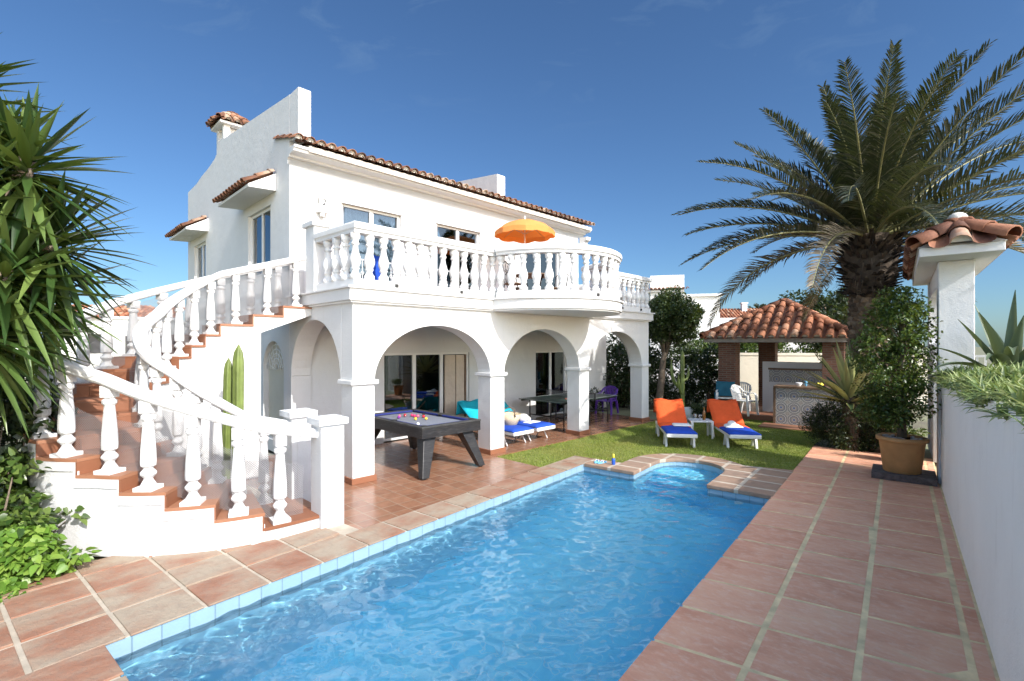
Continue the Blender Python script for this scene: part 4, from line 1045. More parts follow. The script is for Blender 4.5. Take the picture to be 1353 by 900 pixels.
for i, (x, y, z, s_) in enumerate(heads):
    c = Vector((x, y, z))-o0; rosette(bl, c, 92, .95*s_, .092, 40+i, -66, .36)
    st_ = Vector((random.gauss(0, .12), random.gauss(0, .12), 0)); mid = st_.lerp(c, .5); mid.x *= .6; mid.y *= .6
    trk.tube([st_, st_*.8+Vector((0, 0, c.z*.25)), mid, c+Vector((0, 0, .05))], [.15, .12, .09, .065], 9)
for i in range(90):     # dead skirt round the stems
    x, y, z, s_ = random.choice(heads); c = Vector((x, y, z))-o0; a = random.uniform(0, 2*PI)
    bl.blade(c-Vector((0, 0, random.uniform(.15, .6))), (math.cos(a), math.sin(a), -.9), random.uniform(.5, .8), .05, 1.2, 4)
trk.build('stem', M['trunk'], yu); bl.build('leaves', M['yucca'], yu)

def heart_leaves(C, D, N, L, W):
    D = nrm(D); S = nrm(np.cross(D, N)); N = np.cross(S, D); L = np.asarray(L).reshape(-1, 1); W = np.asarray(W).reshape(-1, 1); vs = []
    for (u, v, w) in ((0, 0, 0), (-.08, .28, .06), (.18, .5, .1), (.55, .36, .06), (1, 0, -.12), (.55, -.36, .06), (.18, -.5, .1), (-.08, -.28, .06), (.45, 0, -.03)):
        vs.append(C+D*L*u+S*W*v+N*W*w)
    V = np.stack(vs, 1).reshape(-1, 3); i = np.arange(len(C))*9; F = []
    for a in range(8): F.append(np.stack([i+8, i+a, i+(a+1) % 8], 1))
    return V, np.concatenate(F)
def bush(name, label, cat, loc, spec, mat, per, L, W, stems=True, heart=False, group=None, trunkmat='trunk'):
    t = thing(name, label, cat, loc, 0, group)
    cs = [c for c, r in spec]; rs = [r for c, r in spec]
    if heart:
        C = []; D = []
        for c, r in spec:
            u = rand_unit(per); u[:, 2] = np.abs(u[:, 2])*.9+.05; C.append(np.asarray(c)+u*r*(.5+.5*RNG.random((per, 1)))); d = u.copy(); d[:, 2] = -.25; D.append(d+RNG.normal(size=(per, 3))*.25)
        C = np.concatenate(C); D = np.concatenate(D); N = RNG.normal(size=C.shape)*.45; N[:, 2] += 1; N[:, 1] -= .35; N[:, 0] += .25; k = len(C)
        V, F = heart_leaves(C, D, N, L*(.6+.8*RNG.random(k)), W*(.6+.8*RNG.random(k)))
    else: V, F = crown(cs, rs, per, L, W)
    np_mesh('leaves' if heart else 'crown', V, F, mat, t, smooth=heart)
    if stems:
        m = MB()
        for c, r in spec: m.tube([(c[0]*.25, c[1]*.25, -.03), (c[0]*.7, c[1]*.7, c[2]*.5), c], [.02, .014, .006], 5)
        m.build('stems', M[trunkmat], t)
    return t
bush('leafy_shrub', 'bright green heart-leaved shrub at the foot of the staircase wall', 'shrub', (-4.86, 4.84, -.06), [((random.gauss(0, .16), random.gauss(0, .12), random.uniform(.06, .44)), random.uniform(.10, .18)) for _ in range(44)] + [((.34, .0, .18), .09), ((.1, .05, .48), .09), ((.0, .1, .42), .10)], M['shrub'], 42, .085, .068, heart=True)
bush('leafy_shrub', 'low bright green shrub at the left edge of the photo', 'shrub', (-5.12, 4.62, -.06), [((random.gauss(0, .16), random.gauss(0, .10), random.uniform(.05, .34)), random.uniform(.10, .18)) for _ in range(40)], M['shrub'], 42, .085, .068, heart=True)
bush('leafy_shrub', 'taller shaded green shrub under the yucca', 'shrub', (-5.55, 5.05, -.06), [((random.gauss(0, .28), random.gauss(0, .25), random.uniform(.3, 1.05)), random.uniform(.14, .25)) for _ in range(60)], M['ficus'], 42, .085, .068, heart=True)
cov = [((random.uniform(-.6, .5), random.uniform(-.16, .3), .03), random.uniform(.06, .12)) for _ in range(60)]
gc = bush('ground_cover', 'low creeping leaves along the edge of the planting bed', 'plants', (-5.0, 4.45, -.06), cov, M['shrub'], 26, .06, .045, stems=False, heart=True); gc['kind'] = 'stuff'

# ================================================================ trees and hedges behind the lawn
def tree(name, label, loc, trunk, spec, mat, per, L, W, group=None, lean=(0, 0)):
    t = thing(name, label, 'tree', loc, 0, group)
    V, F = crown([c for c, r in spec], [r for c, r in spec], per, L, W, .45); np_mesh('crown', V, F, mat, t)
    m = MB(); h, r = trunk; m.tube([(0, 0, -.05), (lean[0]*.3+.04, lean[1]*.3, h*.4), (lean[0]*.7-.03, lean[1]*.7, h*.75), (lean[0], lean[1], h)], [r*1.15, r, r*.85, r*.55], 9)
    for c, q in spec[::max(1, len(spec)//14)]: m.tube([(lean[0]*.8, lean[1]*.8, h*.8), ((lean[0]+c[0])*.5, (lean[1]+c[1])*.5, (h+c[2])*.52), c], [r*.4, r*.25, .012], 6)
    m.build('trunk', M['trunk'], t); return t
def ellipsoid_spec(c, rx, ry, rz, n, r0, r1, fill=.35):
    o = []
    for _ in range(n):
        u = rand_unit(1)[0]; k = fill+(1-fill)*random.random()**.5; o.append(((c[0]+u[0]*rx*k, c[1]+u[1]*ry*k, c[2]+u[2]*rz*k), random.uniform(r0, r1)))
    return o
tree('clipped_tree', 'round-headed tree with dark green leaves at the corner of the arcade', (5.05, 17.0, -.05), (2.4, .12), ellipsoid_spec((.45, 0, 3.25), .92, .92, .85, 110, .2, .36), M['tree'], 190, .085, .058, lean=(.35, 0))
hs = [((random.uniform(-1.5, 1.9), random.uniform(-.6, .6), random.uniform(.15, 2.25)), random.uniform(.22, .42)) for _ in range(130)]
bush('hedge', 'dark leafy hedge behind the lawn under the round-headed tree', 'hedge', (5.6, 18.3, -.05), hs, M['hedge'], 85, .11, .07, stems=False)
hs = [((random.uniform(-2.5, 2.2), random.uniform(-.5, .5), random.uniform(.15, 2.3)), random.uniform(.22, .42)) for _ in range(120)]
bush('hedge', 'dark hedge seen through the last arch of the arcade', 'hedge', (3.4, 19.9, -.05), hs, M['hedge'], 80, .11, .07, stems=False)
hs = [((random.uniform(-4.5, 5.5), random.uniform(-.5, .5), random.uniform(1.4, 2.7)+.15*math.sin(i)), random.uniform(.25, .45)) for i in range(190)]
bush('hedge', 'long leafy hedge rising above the cream boundary wall behind the bar', 'hedge', (12.2, 22.3, -.05), hs, M['ficus'], 75, .13, .08, stems=False)
tree('evergreen_tree', 'dark evergreen tree behind the right end of the bar roof', (14.6, 22.5, -.05), (3.2, .2), ellipsoid_spec((0, 0, 3.6), 2.0, 1.6, 1.35, 90, .35, .6), M['hedge'], 100, .14, .09)
tree('evergreen_tree', 'dark leafy tree in the far corner between the palm and the gateway', (10.6, 14.6, -.05), (2.0, .13), ellipsoid_spec((0, 0, 2.1), 1.1, 1.0, 1.3, 70, .25, .42), M['hedge'], 100, .10, .065)
bush('hedge', 'dark rounded juniper bush at the far end of the deck', 'shrub', (7.25, 11.25, -.05), ellipsoid_spec((0, 0, .5), .42, .40, .50, 60, .10, .2), M['hedge'], 130, .05, .018, stems=False)
bush('hedge', 'low dark shrubs between the potted shrub and the palm trunk', 'shrub', (7.75, 10.75, -.05), ellipsoid_spec((0, 0, .6), .75, .42, .75, 60, .14, .26), M['hedge'], 100, .06, .035, stems=False)
tree('street_tree', 'broad tree outside the garden wall to the right of the photo', tuple(PW(10.6, 8.1, -.05)), (3.0, .18), ellipsoid_spec((0, 0, 4.25), 1.05, 1.0, .95, 44, .3, .5), M['tree'], 90, .13, .08)
palm((16.1, 24.5, 0), 'smaller shaggy palm far behind the bar roof', 3.1, .22, 1.7, 34, 26, 8, .5, lw=.07, ll=.42)
palm((27.5, 54.0, 0), 'small distant fan of palm fronds above the orange roof', 5.2, .25, 2.0, 26, 16, 9, .4, lw=.12, ll=.5)
# variegated agave-like plant in front of the bar
fy = thing('variegated_agave', 'stiff spiky plant with cream-edged leaves on a short shaggy stem before the bar', 'agave', (7.42, 10.75, -.05))
b1 = Blades(); b2 = Blades(); rg = random.Random(3)
for i in range(46):
    u = i/45; az = i*2.39996; el = R(84-78*u+rg.gauss(0, 5)); d = Vector((math.cos(az)*math.cos(el), math.sin(az)*math.cos(el), math.sin(el))); L = rg.uniform(1.0, 1.4); ta = lambda q: (.5+1.0*q if q < .4 else .9)*(1-max(0, q-.3)**1.4*1.65)
    b1.blade((0, 0, 1.15-.12*u), d, L, .125, .2, 6, .28, taper=ta, twist=az)
    b2.blade(Vector((0, 0, 1.143-.12*u)), d, L*1.0, .165, .2, 6, .28, taper=ta, twist=az)
b1.build('leaves', M['agave_dark'], fy); b2.build('leaf_margins', foliage('cream_leaf_margin', [(0, (.40, .42, .16)), (1, (.5, .5, .24))], .15), fy)
m = MB(); m.tube([(0, 0, 0), (.03, 0, .6), (0, 0, 1.2)], [.17, .16, .12], 12)
for i in range(170):
    a = i*2.4; z = .1+i*.0063; c = Vector((math.cos(a), math.sin(a), 0)); s_ = Vector((-c.y, c.x, 0)); p = c*.15+Vector((0, 0, z)); m.add([p-s_*.04, p+s_*.04, p+c*.10+Vector((0, 0, -.07))], [(0, 1, 2)])
m.build('stem', M['palmbark'], fy, recalc=False)
# agave behind the garden wall
ag = thing('agave', 'grey-green agave with broad pointed leaves behind the garden wall', 'agave', PW(5.98, 8.75, 1.68), RP)
b1 = Blades(); ta = lambda q: (.62+.9*q if q < .4 else .98)*(1-max(0, q-.3)**1.7*1.75)
for (az, el, L, w, dr) in ((150, 72, 1.30, .15, .05), (60, 84, 1.40, .15, .03), (-95, 62, 1.25, .17, 2.3), (-60, 66, 1.2, .16, 1.9), (170, 48, 1.1, .15, .9), (-140, 30, .9, .17, .8), (120, 64, 1.2, .15, .15), (-10, 40, 1.2, .2, 1.1), (-50, 50, 1.15, .2, 1.5), (-110, 55, 1.15, .2, 1.9), (-150, 45, 1.1, .19, 1.7), (200, 62, 1.15, .18, .3), (100, 55, 1.3, .2, .5), (20, 60, 1.3, .2, .4), (-80, 70, 1.1, .17, .5), (-180, 28, 1.0, .19, 1.2), (-130, 68, 1.2, .18, .6)):
    a = R(az); e = R(el); b1.blade((0, 0, 0), (math.cos(a)*math.cos(e), math.sin(a)*math.cos(e), math.sin(e)), L, w, dr, 9, .3, taper=ta, twist=a)
b1.build('leaves', M['agave'], ag)
grs = Blades()
for i in range(160): grs.blade((random.gauss(0, .25), random.gauss(0, .25), 0), (random.gauss(0, .25), random.gauss(0, .25), 1), random.uniform(.4, 1.1), .014, .25, 4)
og = grs.build('dry_grass_tuft', M['palmdry']); og.location = PW(7.2, 10.0, 1.5); tag(og, 'tuft of dry grass stems behind the agave', 'plant')
# cacti
def cactus_col(m, pts, r, ribs=5):
    pts = [Vector(p) for p in pts]; n = ribs*4; v = []; L = len(pts)
    for i, p in enumerate(pts):
        d = (pts[min(L-1, i+1)]-pts[max(0, i-1)]).normalized(); x = Vector((1, 0, 0))-d*d.x
        if x.length < .2: x = Vector((0, 1, 0))-d*d.y
        x.normalize(); y = d.cross(x); u = i/(L-1); rr = r*(1 if u < .85 else max(.08, math.sqrt(max(0, 1-((u-.85)/.15)**2))))
        for j in range(n):
            a = 2*PI*j/n; q = rr*(1+.20*math.cos(a*ribs)); v.append(p+(x*math.cos(a)+y*math.sin(a))*q)
    m.add(v, [(i*n+j, i*n+(j+1) % n, (i+1)*n+(j+1) % n, (i+1)*n+j) for i in range(L-1) for j in range(n)], True)
def cactus(label, loc, stems):
    t = thing('cactus', label, 'cactus', loc)
    m = MB()
    for p, r in stems: cactus_col(m, p, r)
    m.build('stem', M['cactus'], t); return t
lin = lambda p0, p1, n=14: [Vector(p0).lerp(Vector(p1), i/n) for i in range(n+1)]
cactus('thick green columnar cactus standing in the well of the curved staircase', HW(-1.55, .55, 0), [(lin((0, 0, 0), (.02, 0, 2.30), 20), .07), (lin((-.17, .0, .3), (-.14, .02, 2.10), 20), .055)])
cactus('slender many-armed cactus on the lawn edge behind the left orange lounger', (5.55, 15.9, -.03), [(lin((0, 0, 0), (0, 0, 2.15), 18), .062), ([(0, 0, .9), (-.15, 0, .95), (-.30, 0, 1.15), (-.36, 0, 1.5), (-.36, 0, 1.85)], .045), ([(0, 0, 1.15), (.14, 0, 1.2), (.2, 0, 1.4), (.2, 0, 1.65)], .04), ([(0, 0, .7), (-.1, -.1, .8), (-.18, -.15, 1.1), (-.18, -.15, 1.45)], .042)])

bush('dark_shrub', 'deeply shaded shrub behind the yucca stems', 'shrub', (-6.2, 5.6, -.05), ellipsoid_spec((0, 0, 1.2), .9, .7, 1.2, 60, .2, .35), M['hedge'], 80, .10, .07)
# ================================================================ boundary, neighbours
def wld(name, label, cat, loc, rz=0, group=None): return thing(name, label, cat, loc, rz, group)
bw = thing('boundary_wall', 'cream rendered boundary wall behind the tiled bar', 'wall', (7.2, 20.6, 0), R(-14))
MB().box(2.2, 0, 0, 9.5, .2, 1.85).build('wall_face', M['cream'], bw); MB().box(2.15, -.03, 1.85, 9.5, .23, 1.95).build('coping_stone', M['cream'], bw)
MB().box(-3.0, 0.02, 0, 2.19, .2, 1.20).build('white_wall_section', M['white2'], bw)
lt = MB(); lt.box(-3, .06, 1.20, 2.19, .14, 1.26).box(-3, .06, 1.80, 2.19, .14, 1.86)
for k in range(14):
    x = -3+k*.38
    lt.box(x-.02, .07, 1.261, x+.02, .13, 1.799); lt.beam((x, .10, 1.27), (x+.38, .10, 1.79), .03, .03, (0, 1, 0)); lt.beam((x, .10, 1.79), (x+.38, .102, 1.27), .03, .03, (0, 1, 0))
lt.build('lattice', M['whitepaint'], bw)
MB().box(5.9, -.05, 1.05, 6.05, -.005, 2.0).build('wall_post', M['wood'], bw)
nb = thing('neighbouring_house', 'white flat-roofed house with a stepped cornice beyond the round-headed tree', 'house', (9.5, 33.5, 0), R(-14))
MB().box(0, 0, 0, 2.2, 6, 7.0).build('wall', M['neigh'], nb); MB().box(2.2, 1.0, 0, 4.6, 6, 5.6).build('wall', M['neigh'], nb); MB().box(-8, .4, 0, -.002, 6, 5.9).build('wall', M['neigh'], nb)
MB().box(-.15, -.15, 5.85, 2.20, 6.1, 5.98).box(2.201, .8, 5.6, 4.8, 6.1, 5.76).box(-8.1, .2, 5.9, .02, 6.1, 6.02).build('cornice', M['white2'], nb)
t_ = MB(); tile_slope(t_, None, (-.2, -.30, 6.0), (1, 0, 0), Vector((0, .9, .2)).normalized(), Vector((0, -.2, .9)).normalized(), 2.6, lambda x: .35, sp=.25); t_.build('eave_tiles', M['rooftile_new'], nb, recalc=False)
MB().box(2.21, .9, 4.5, 3.6, 1.0, 4.62).box(0.4, -.04, 2.6, 1.4, -.002, 4.0).build('window', M['dark'], nb)
MB().box(2.4, -4, 0, 9, -3.7, 3.1).build('yard_wall', M['neigh'], nb); MB().box(1.8, -3.0, 0, 9.5, -2.0, 3.9).build('terrace_wall', M['neigh'], nb)
oh = thing('orange_roofed_house', 'distant house with an orange tiled roof and a small white chimney', 'house', (16.6, 45.0, 0), R(-8))
MB().box(0, 0, 0, 8, 6, 4.3).build('wall', M['neigh'], oh)
r_ = MB(); tile_slope(r_, None, (-.4, -.5, 4.35), (1, 0, 0), Vector((0, 3.4, 1.35)).normalized(), Vector((0, -1.35, 3.4)).normalized(), 8.6, lambda x: 3.6, sp=.28, r=.105, row=.5); r_.add([(-.4, -.4, 4.35), (8.2, -.4, 4.35), (8.2, 3.0, 5.68), (-.4, 3.0, 5.68)], [(0, 1, 2, 3)]); r_.build('roof', M['rooftile_new'], oh, recalc=False)
c_ = MB().box(5.0, 2.0, 4.9, 5.45, 2.5, 6.15).build('chimney', M['white2'], oh); MB().box(4.93, 1.93, 6.15, 5.52, 2.57, 6.27).build('chimney_cap', M['white2'], c_)
for (lab, x, y, w, h, rz, rf) in (('distant white house with a pink tiled roof seen past the staircase balusters', -27.5, 29, 6, 3.9, 20, 1), ('low distant white house left of the staircase', -35, 33, 8, 4.3, 10, 1), ('small flat white house far behind the stair rail', -22.5, 27, 3.0, 3.7, 25, 0)):
    h_ = thing('distant_house', lab, 'house', (x, y, 0), R(rz)); MB().box(0, 0, 0, w, 5, h).build('wall', M['neigh'], h_)
    if rf:
        r_ = MB(); tile_slope(r_, None, (-.3, -.3, h+.02), (1, 0, 0), Vector((0, 3, .9)).normalized(), Vector((0, -.9, 3)).normalized(), w+.6, lambda x: 2.8, sp=.3, r=.11, row=.6); r_.add([(-.3, -.2, h+.01), (w+.3, -.2, h+.01), (w+.3, 2.4, h+.8), (-.3, 2.4, h+.8)], [(0, 1, 2, 3)]); r_.build('roof', M['rooftile_new'], h_, recalc=False)
    else: MB().box(-.1, -.1, h, w+.1, 5.1, h+.15).build('parapet', M['white2'], h_)
    MB().box(w*.3, -.03, h*.45, w*.3+.9, -.002, h*.75).build('window', M['dark'], h_)

# ================================================================ garden bar (roof on brick columns)
GS = 4.0
GL = Vector((6.29, 16.0, 0)); bar = thing('garden_bar_pavilion', 'open pavilion with four brick columns and a pyramid roof of orange clay tiles', 'pavilion', GL, RP)
for i, (x, y) in enumerate(((.35, .35), (3.25, .35), (1.0, 3.05), (3.25, 3.05))):
    w = .54; MB().box(x, y, .14, x+w, y+w, 2.44).build('brick_column', M['brick'], bar, bevel=.006)
MB().box(.1, .1, -.05, 3.9, 3.9, .14).build('pavilion_floor', M['patio_base'], bar, bevel=.02)
bm_ = MB(); bm_.box(.0, .0, 2.441, 4.0, .18, 2.555).box(.0, 3.82, 2.441, 4.0, 4.0, 2.555).box(.0, .181, 2.441, .18, 3.819, 2.555).box(3.82, .181, 2.441, 4.0, 3.819, 2.555); bm_.build('roof_beam', simple('grey_weathered_beam', (.26, .235, .21), .85, .2), bar)
bar.location.z = -.08; apx = Vector((2, 2, 3.76)); z0 = 2.56
rb = MB().add([(-.02, -.02, z0), (4.02, -.02, z0), (4.02, 4.02, z0), (-.02, 4.02, z0), (2, 2, 3.74)], [(0, 1, 4), (1, 2, 4), (2, 3, 4), (3, 0, 4), (3, 2, 1, 0)]).build('roof', M['roofslab'], bar)
rt = MB(); mo = True
for k in range(4):
    a = k*PI/2; ex = Vector((math.cos(a), math.sin(a), 0)); ey = Vector((-math.sin(a), math.cos(a), 0)); e2 = (ey*2+Vector((0, 0, 1.20))).normalized(); n2 = ex.cross(e2); Ls = math.hypot(2, 1.20)
    tile_slope(rt, mo, Vector((2, 2, z0+.01))-ex*2.06-ey*2.08, ex, e2, n2, 4.12, lambda x: Ls*1.03*(1-abs(x-2.06)/2.06), sp=.295, r=.102, row=.38)
    ridge_tiles(rt, Vector((2, 2, z0+.06))-ex*2.06-ey*2.06, apx+Vector((0, 0, .05)), .12, .38)
rt.build('roof_tiles', [M['rooftile_new'], M['mortar']], rb, recalc=False)
bc = thing('bar_counter', 'bar counter faced with blue and white ring-patterned tiles under the pavilion', 'bar counter', PW(0, 0), RP)
sx, sy = toP((7.36, 14.2, 0)); bc.location = (7.57, 14.03, .0)
MB().box(.0, .03, .0, 2.55, .55, 1.05).build('tiled_front', M['deco'], bc, bevel=.004); MB().box(-.05, -.03, 1.051, 2.6, .62, 1.11).build('counter_top', M['wood'], bc, bevel=.008)
MB().box(-.06, .0, 0, -.003, .56, 1.05).build('end_panel', M['wood'], bc)
stp = MB().box(-1.9, .6, -.05, -.075, 1.5, .14).box(-.3, -.75, -.05, 2.4, -.002, .03); stp_ = stp.build('bar_step', M['step'], bc, bevel=.01)
bk = thing('barbecue_splashback', 'low back wall with a band of decorated tiles behind the bar counter', 'wall', (9.1, 15.8, 0), RP)
MB().box(-.9, .0, .0, 2.0, .25, 1.72).build('back_wall', M['white2'], bk); MB().box(-.7, -.02, 1.06, 1.9, -.003, 1.46).build('tile_band', M['deco'], bk); MB().box(-.72, -.05, 1.461, 1.9, -.003, 1.52).build('tile_trim', M['wood'], bk)
for (x, y, h, r, mt, lab, nm, ct) in ((.55, .25, .10, .09, 'whitepaint', 'white bowl on the bar counter', 'bowl', 'bowl'), (.72, .32, .16, .04, 'lightblue', 'small blue jug beside the white bowl on the bar', 'jug', 'jug'), (1.05, .28, .08, .10, 'yellow', 'dish of yellow fruit on the bar counter', 'fruit_dish', 'dish')):
    m = MB(); m.lathe([(r*.5, 0), (r*.55, .01), (r, h*.8), (r*.95, h), (r*.8, h), (r*.5, h*.4)], 14)
    if nm == 'fruit_dish':
        for q in range(4): m.ball((.05*math.cos(q*1.6), .05*math.sin(q*1.6), h), .04, 8, 6)
    o = m.build(nm, M[mt]); o.location = bc.location+PS*x+PT*y+Vector((0, 0, 1.111)); tag(o, lab, ct)
# white plastic armchairs
def armchair(loc, rz, label, mat='plastic', group=None):
    t = thing('garden_chair', label, 'chair', loc, rz, group)
    MB().frus((0, 0, .41), .46, .44, (0, 0, .44), .50, .46).build('seat', M[mat], t, bevel=.01)
    b = MB(); n = 9
    for i in range(n):
        x = -.22+.44*i/(n-1); b.beam((x, -.22, .44), (x*1.05, -.33, .86-.06*abs(i-4)/4), .036, .018, (0, 1, 0))
    b.sweep([(-.25, -.29, .80), (-.12, -.335, .86), (0, -.345, .875), (.12, -.335, .86), (.25, -.29, .80)], [(-.015, -.03), (.015, -.03), (.015, .03), (-.015, .03)]); b.build('backrest', M[mat], t, bevel=.004)
    for s in (-1, 1):
        MB().sweep([(s*.25, -.29, .80), (s*.275, -.18, .68), (s*.285, 0, .655), (s*.28, .16, .65), (s*.265, .21, .60)], [(-.03, -.012), (.03, -.012), (.03, .012), (-.03, .012)]).build('armrest', M[mat], t, bevel=.005)
        for (y0, y1, ztop) in ((.22, .27, .62), (-.20, -.29, .43)): MB().frus((s*.275, y1, 0), .05, .05, (s*.25, y0, ztop), .07, .06).build('leg', M[mat], t, bevel=.006)
    return t
armchair((7.15, 15.0, .141), R(215), 'white plastic armchair at the left end of the tiled bar')
armchair((7.55, 16.1, .141), R(150), 'white plastic armchair behind the first one, near the back wall')
tw = MB().box(-.28, -.05, 0, .28, .05, .45).box(-.29, -.06, .43, .29, .06, .47); tw.frus((-.26, -.02, -.3), .12, .1, (-.26, 0, .1), .16, .1)
o = tw.build('towel', simple('teal_cloth', (.02, .13, .20), .9, .15), bevel=.03, seg=3); o.location = (6.95, 15.9, .62); o.rotation_euler = (0, 0, R(-30)); tag(o, 'dark teal towel hung over a chair back under the pavilion', 'towel')
ch2 = armchair((6.93, 15.78, .141), R(150), 'chair with a dark teal towel draped over its back'); 
o = MB().lathe([(.18, 0), (.2, .02), (.25, .35), (.22, .36)], 18).build('planter_tub', M['pot']); o.location = (6.45, 15.05, 0); tag(o, 'plain clay tub beside the front brick column', 'plant pot')
bush('dark_shrub', 'dark round shrub between the two left brick columns', 'shrub', (7.2, 17.3, 0), ellipsoid_spec((0, 0, 1.0), .5, .4, .6, 30, .12, .25), M['hedge'], 80, .08, .05, stems=True)
bush('dark_shrub', 'low dark round bush behind the little white table', 'shrub', (5.95, 15.0, 0), ellipsoid_spec((0, 0, .3), .35, .25, .25, 20, .1, .2), M['hedge'], 80, .06, .04, stems=False)
o = MB().lathe([(.14, 0), (.15, .02), (.20, .30), (.18, .31)], 18).build('planter_tub', M['whitepaint']); o.location = (5.55, 15.3, 0); tag(o, 'small white flower tub at the edge of the lawn', 'plant pot')

# ================================================================ sun loungers, x runs to the foot end
def lounger(name, label, loc, rz, c_head, c_seat, group, frame='plastic', curved=True, back=38, legs='plastic', seatfrom=.12):
    t = thing(name, label, 'sun lounger', loc, rz, group); W = .66; xb = -.25; hb = .82; e = R(back); zs = .30
    for s in (-1, 1):
        y = s*(W/2-.03)
        MB().beam((-.92, y, zs), (.95, y, zs), .055, .075).build('side_rail', M[frame], t, bevel=.012)
        for (x0, x1) in ((-.72, -.84), (.60, .74)):
            if curved:
                MB().frus((x1, y, 0), .085, .05, (x0, y, zs-.02), .17, .06).frus((x0-.16 if x0 > 0 else x0+.20, y, 0), .05, .05, (x0-.02 if x0 > 0 else x0+.03, y, zs-.02), .09, .055).build('leg', M[frame], t, bevel=.01)
            else: MB().tube([(x1, y, 0), (x0-.05, y, zs)], .016, 8).tube([(x0-.22, y, 0), (x0+.0, y, zs)], .016, 8).build('leg', M[frame], t)
    MB().beam((.955, -W/2, zs), (.955, W/2, zs), .05, .09).build('end_bar', M[frame], t, bevel=.02)
    m = MB()
    for s in (-1, 1): m.beam((xb, s*(W/2-.06), zs+.02), (xb-hb*math.cos(e), s*(W/2-.06), zs+.02+hb*math.sin(e)), .04, .05)
    m.beam((xb-.5*math.cos(e), .0, zs+.5*math.sin(e)), (-.75, 0, zs), .05, .03); m.build('backrest', M[frame], t, bevel=.008)
    def pad(x0, x1, z0, z1, th, ww, mat, nm, n=14, amp=.006):
        v = []; rg = random.Random(int(x0*100)+7)
        for i in range(n+1):
            u = i/n; x = x0+(x1-x0)*u; z = z0+(z1-z0)*u
            for j in range(9):
                q = j/8*2-1; ed = (1-abs(q)**6)*(1-abs(2*u-1)**10); v.append((x+rg.gauss(0, .002), q*ww/2, z+th*(.35+.65*ed)+amp*rg.gauss(0, .5)*ed))
        for i in range(n+1):
            u = i/n
            for j in range(9): q = j/8*2-1; v.append((x0+(x1-x0)*u, q*ww/2, z0+(z1-z0)*u-.004))
        k = 9; o_ = (n+1)*k; f = [(i*k+j, i*k+j+1, (i+1)*k+j+1, (i+1)*k+j) for i in range(n) for j in range(8)] + [(o_+i*k+j, o_+(i+1)*k+j, o_+(i+1)*k+j+1, o_+i*k+j+1) for i in range(n) for j in range(8)]
        for i in range(n): f += [(i*k, (i+1)*k, o_+(i+1)*k, o_+i*k), (i*k+8, o_+i*k+8, o_+(i+1)*k+8, (i+1)*k+8)]
        f += [(j+1, j, o_+j, o_+j+1) for j in range(8)] + [(n*k+j, n*k+j+1, o_+n*k+j+1, o_+n*k+j) for j in range(8)]
        MB().add(v, f, True).build(nm, mat, t)
    pad(xb-.02, xb-hb*math.cos(e)-.03, zs+.045, zs+.05+hb*math.sin(e), .075, W+.05, c_head, 'headrest_towel')
    pad(xb-.05, seatfrom, zs+.04, zs+.04, .075, W+.04, c_head, 'seat_towel')
    pad(seatfrom-.02, .97, zs+.04, zs+.04, .065, W, c_seat, 'foot_cushion')
    v = []; hx = xb-hb*math.cos(e)-.02; hz = zs+.09+hb*math.sin(e)      # towel end hanging behind the head end
    for i in range(7):
        u = i/6
        for j in range(9): q = j/8*2-1; v.append((hx-.05-.05*u+.012*math.sin(j*1.7), q*(W+.05)/2, hz-.34*u+.02*math.sin(j)))
    MB().add(v, [(i*9+j, i*9+j+1, i*9+10+j, i*9+9+j) for i in range(6) for j in range(8)], True).build('towel_overhang', c_head, t, solidify=.012)
    return t
lounger('sun_lounger', 'orange-draped white sun lounger with a folded white towel, the one nearer the arcade', (3.90, 11.72, -.02), R(-99), M['orange'], M['blue'], 'orange-draped sun loungers on the lawn')
lounger('sun_lounger', 'orange-draped white sun lounger with a sun hat on it, nearer the bar', (5.24, 11.60, -.02), R(-99), M['orange'], M['blue'], 'orange-draped sun loungers on the lawn')
def hat(loc, label, s=1.0):
    v = MB().lathe([(.19, .0), (.20, .012), (.17, .022), (.115, .025), (.11, .05), (.095, .10), (.06, .125), (.01, .13)], 22)
    o = v.build('sun_hat', M['whitecloth']); o.location = loc; o.scale = (s, s, s); o.rotation_euler = (R(6), R(-5), 0); return tag(o, label, 'hat')
hat(Vector((5.14, 11.42, .40)), 'white cloth sun hat on the foot of the right orange lounger', .85)
o = MB().frus((0, 0, 0), .42, .30, (0, 0, .035), .36, .24).build('folded_towel', M['whitecloth'], bevel=.012); o.location = (3.98, 11.45, .40); o.rotation_euler = (0, 0, R(-8)); tag(o, 'folded white towel lying on the left orange lounger', 'towel')
o = MB().frus((0, 0, 0), .40, .20, (0, 0, .03), .36, .17).build('folded_towel', M['whitecloth'], bevel=.012); o.location = (5.10, 11.24, .40-.005); o.rotation_euler = (0, 0, R(-8)); tag(o, 'folded white towel under the sun hat on the right orange lounger', 'towel')
tb = thing('side_table', 'small square white plastic table between the two orange loungers', 'table', (4.68, 12.15, -.02), R(-8))
MB().box(-.27, -.25, .41, .27, .25, .445).build('tabletop', M['plastic'], tb, bevel=.012)
for sx_ in (-1, 1):
    for sy_ in (-1, 1): MB().frus((sx_*.24, sy_*.22, 0), .04, .04, (sx_*.235, sy_*.215, .41), .06, .06).build('leg', M['plastic'], tb, bevel=.006)
o = MB().lathe([(.034, 0), (.036, .01), (.036, .17), (.030, .20), (.014, .24), (.013, .29), (.015, .295), (.015, .31)], 16).build('bottle', M['brownglass']); o.location = (4.76, 12.10, .426); tag(o, 'amber glass bottle on the little white table', 'bottle')
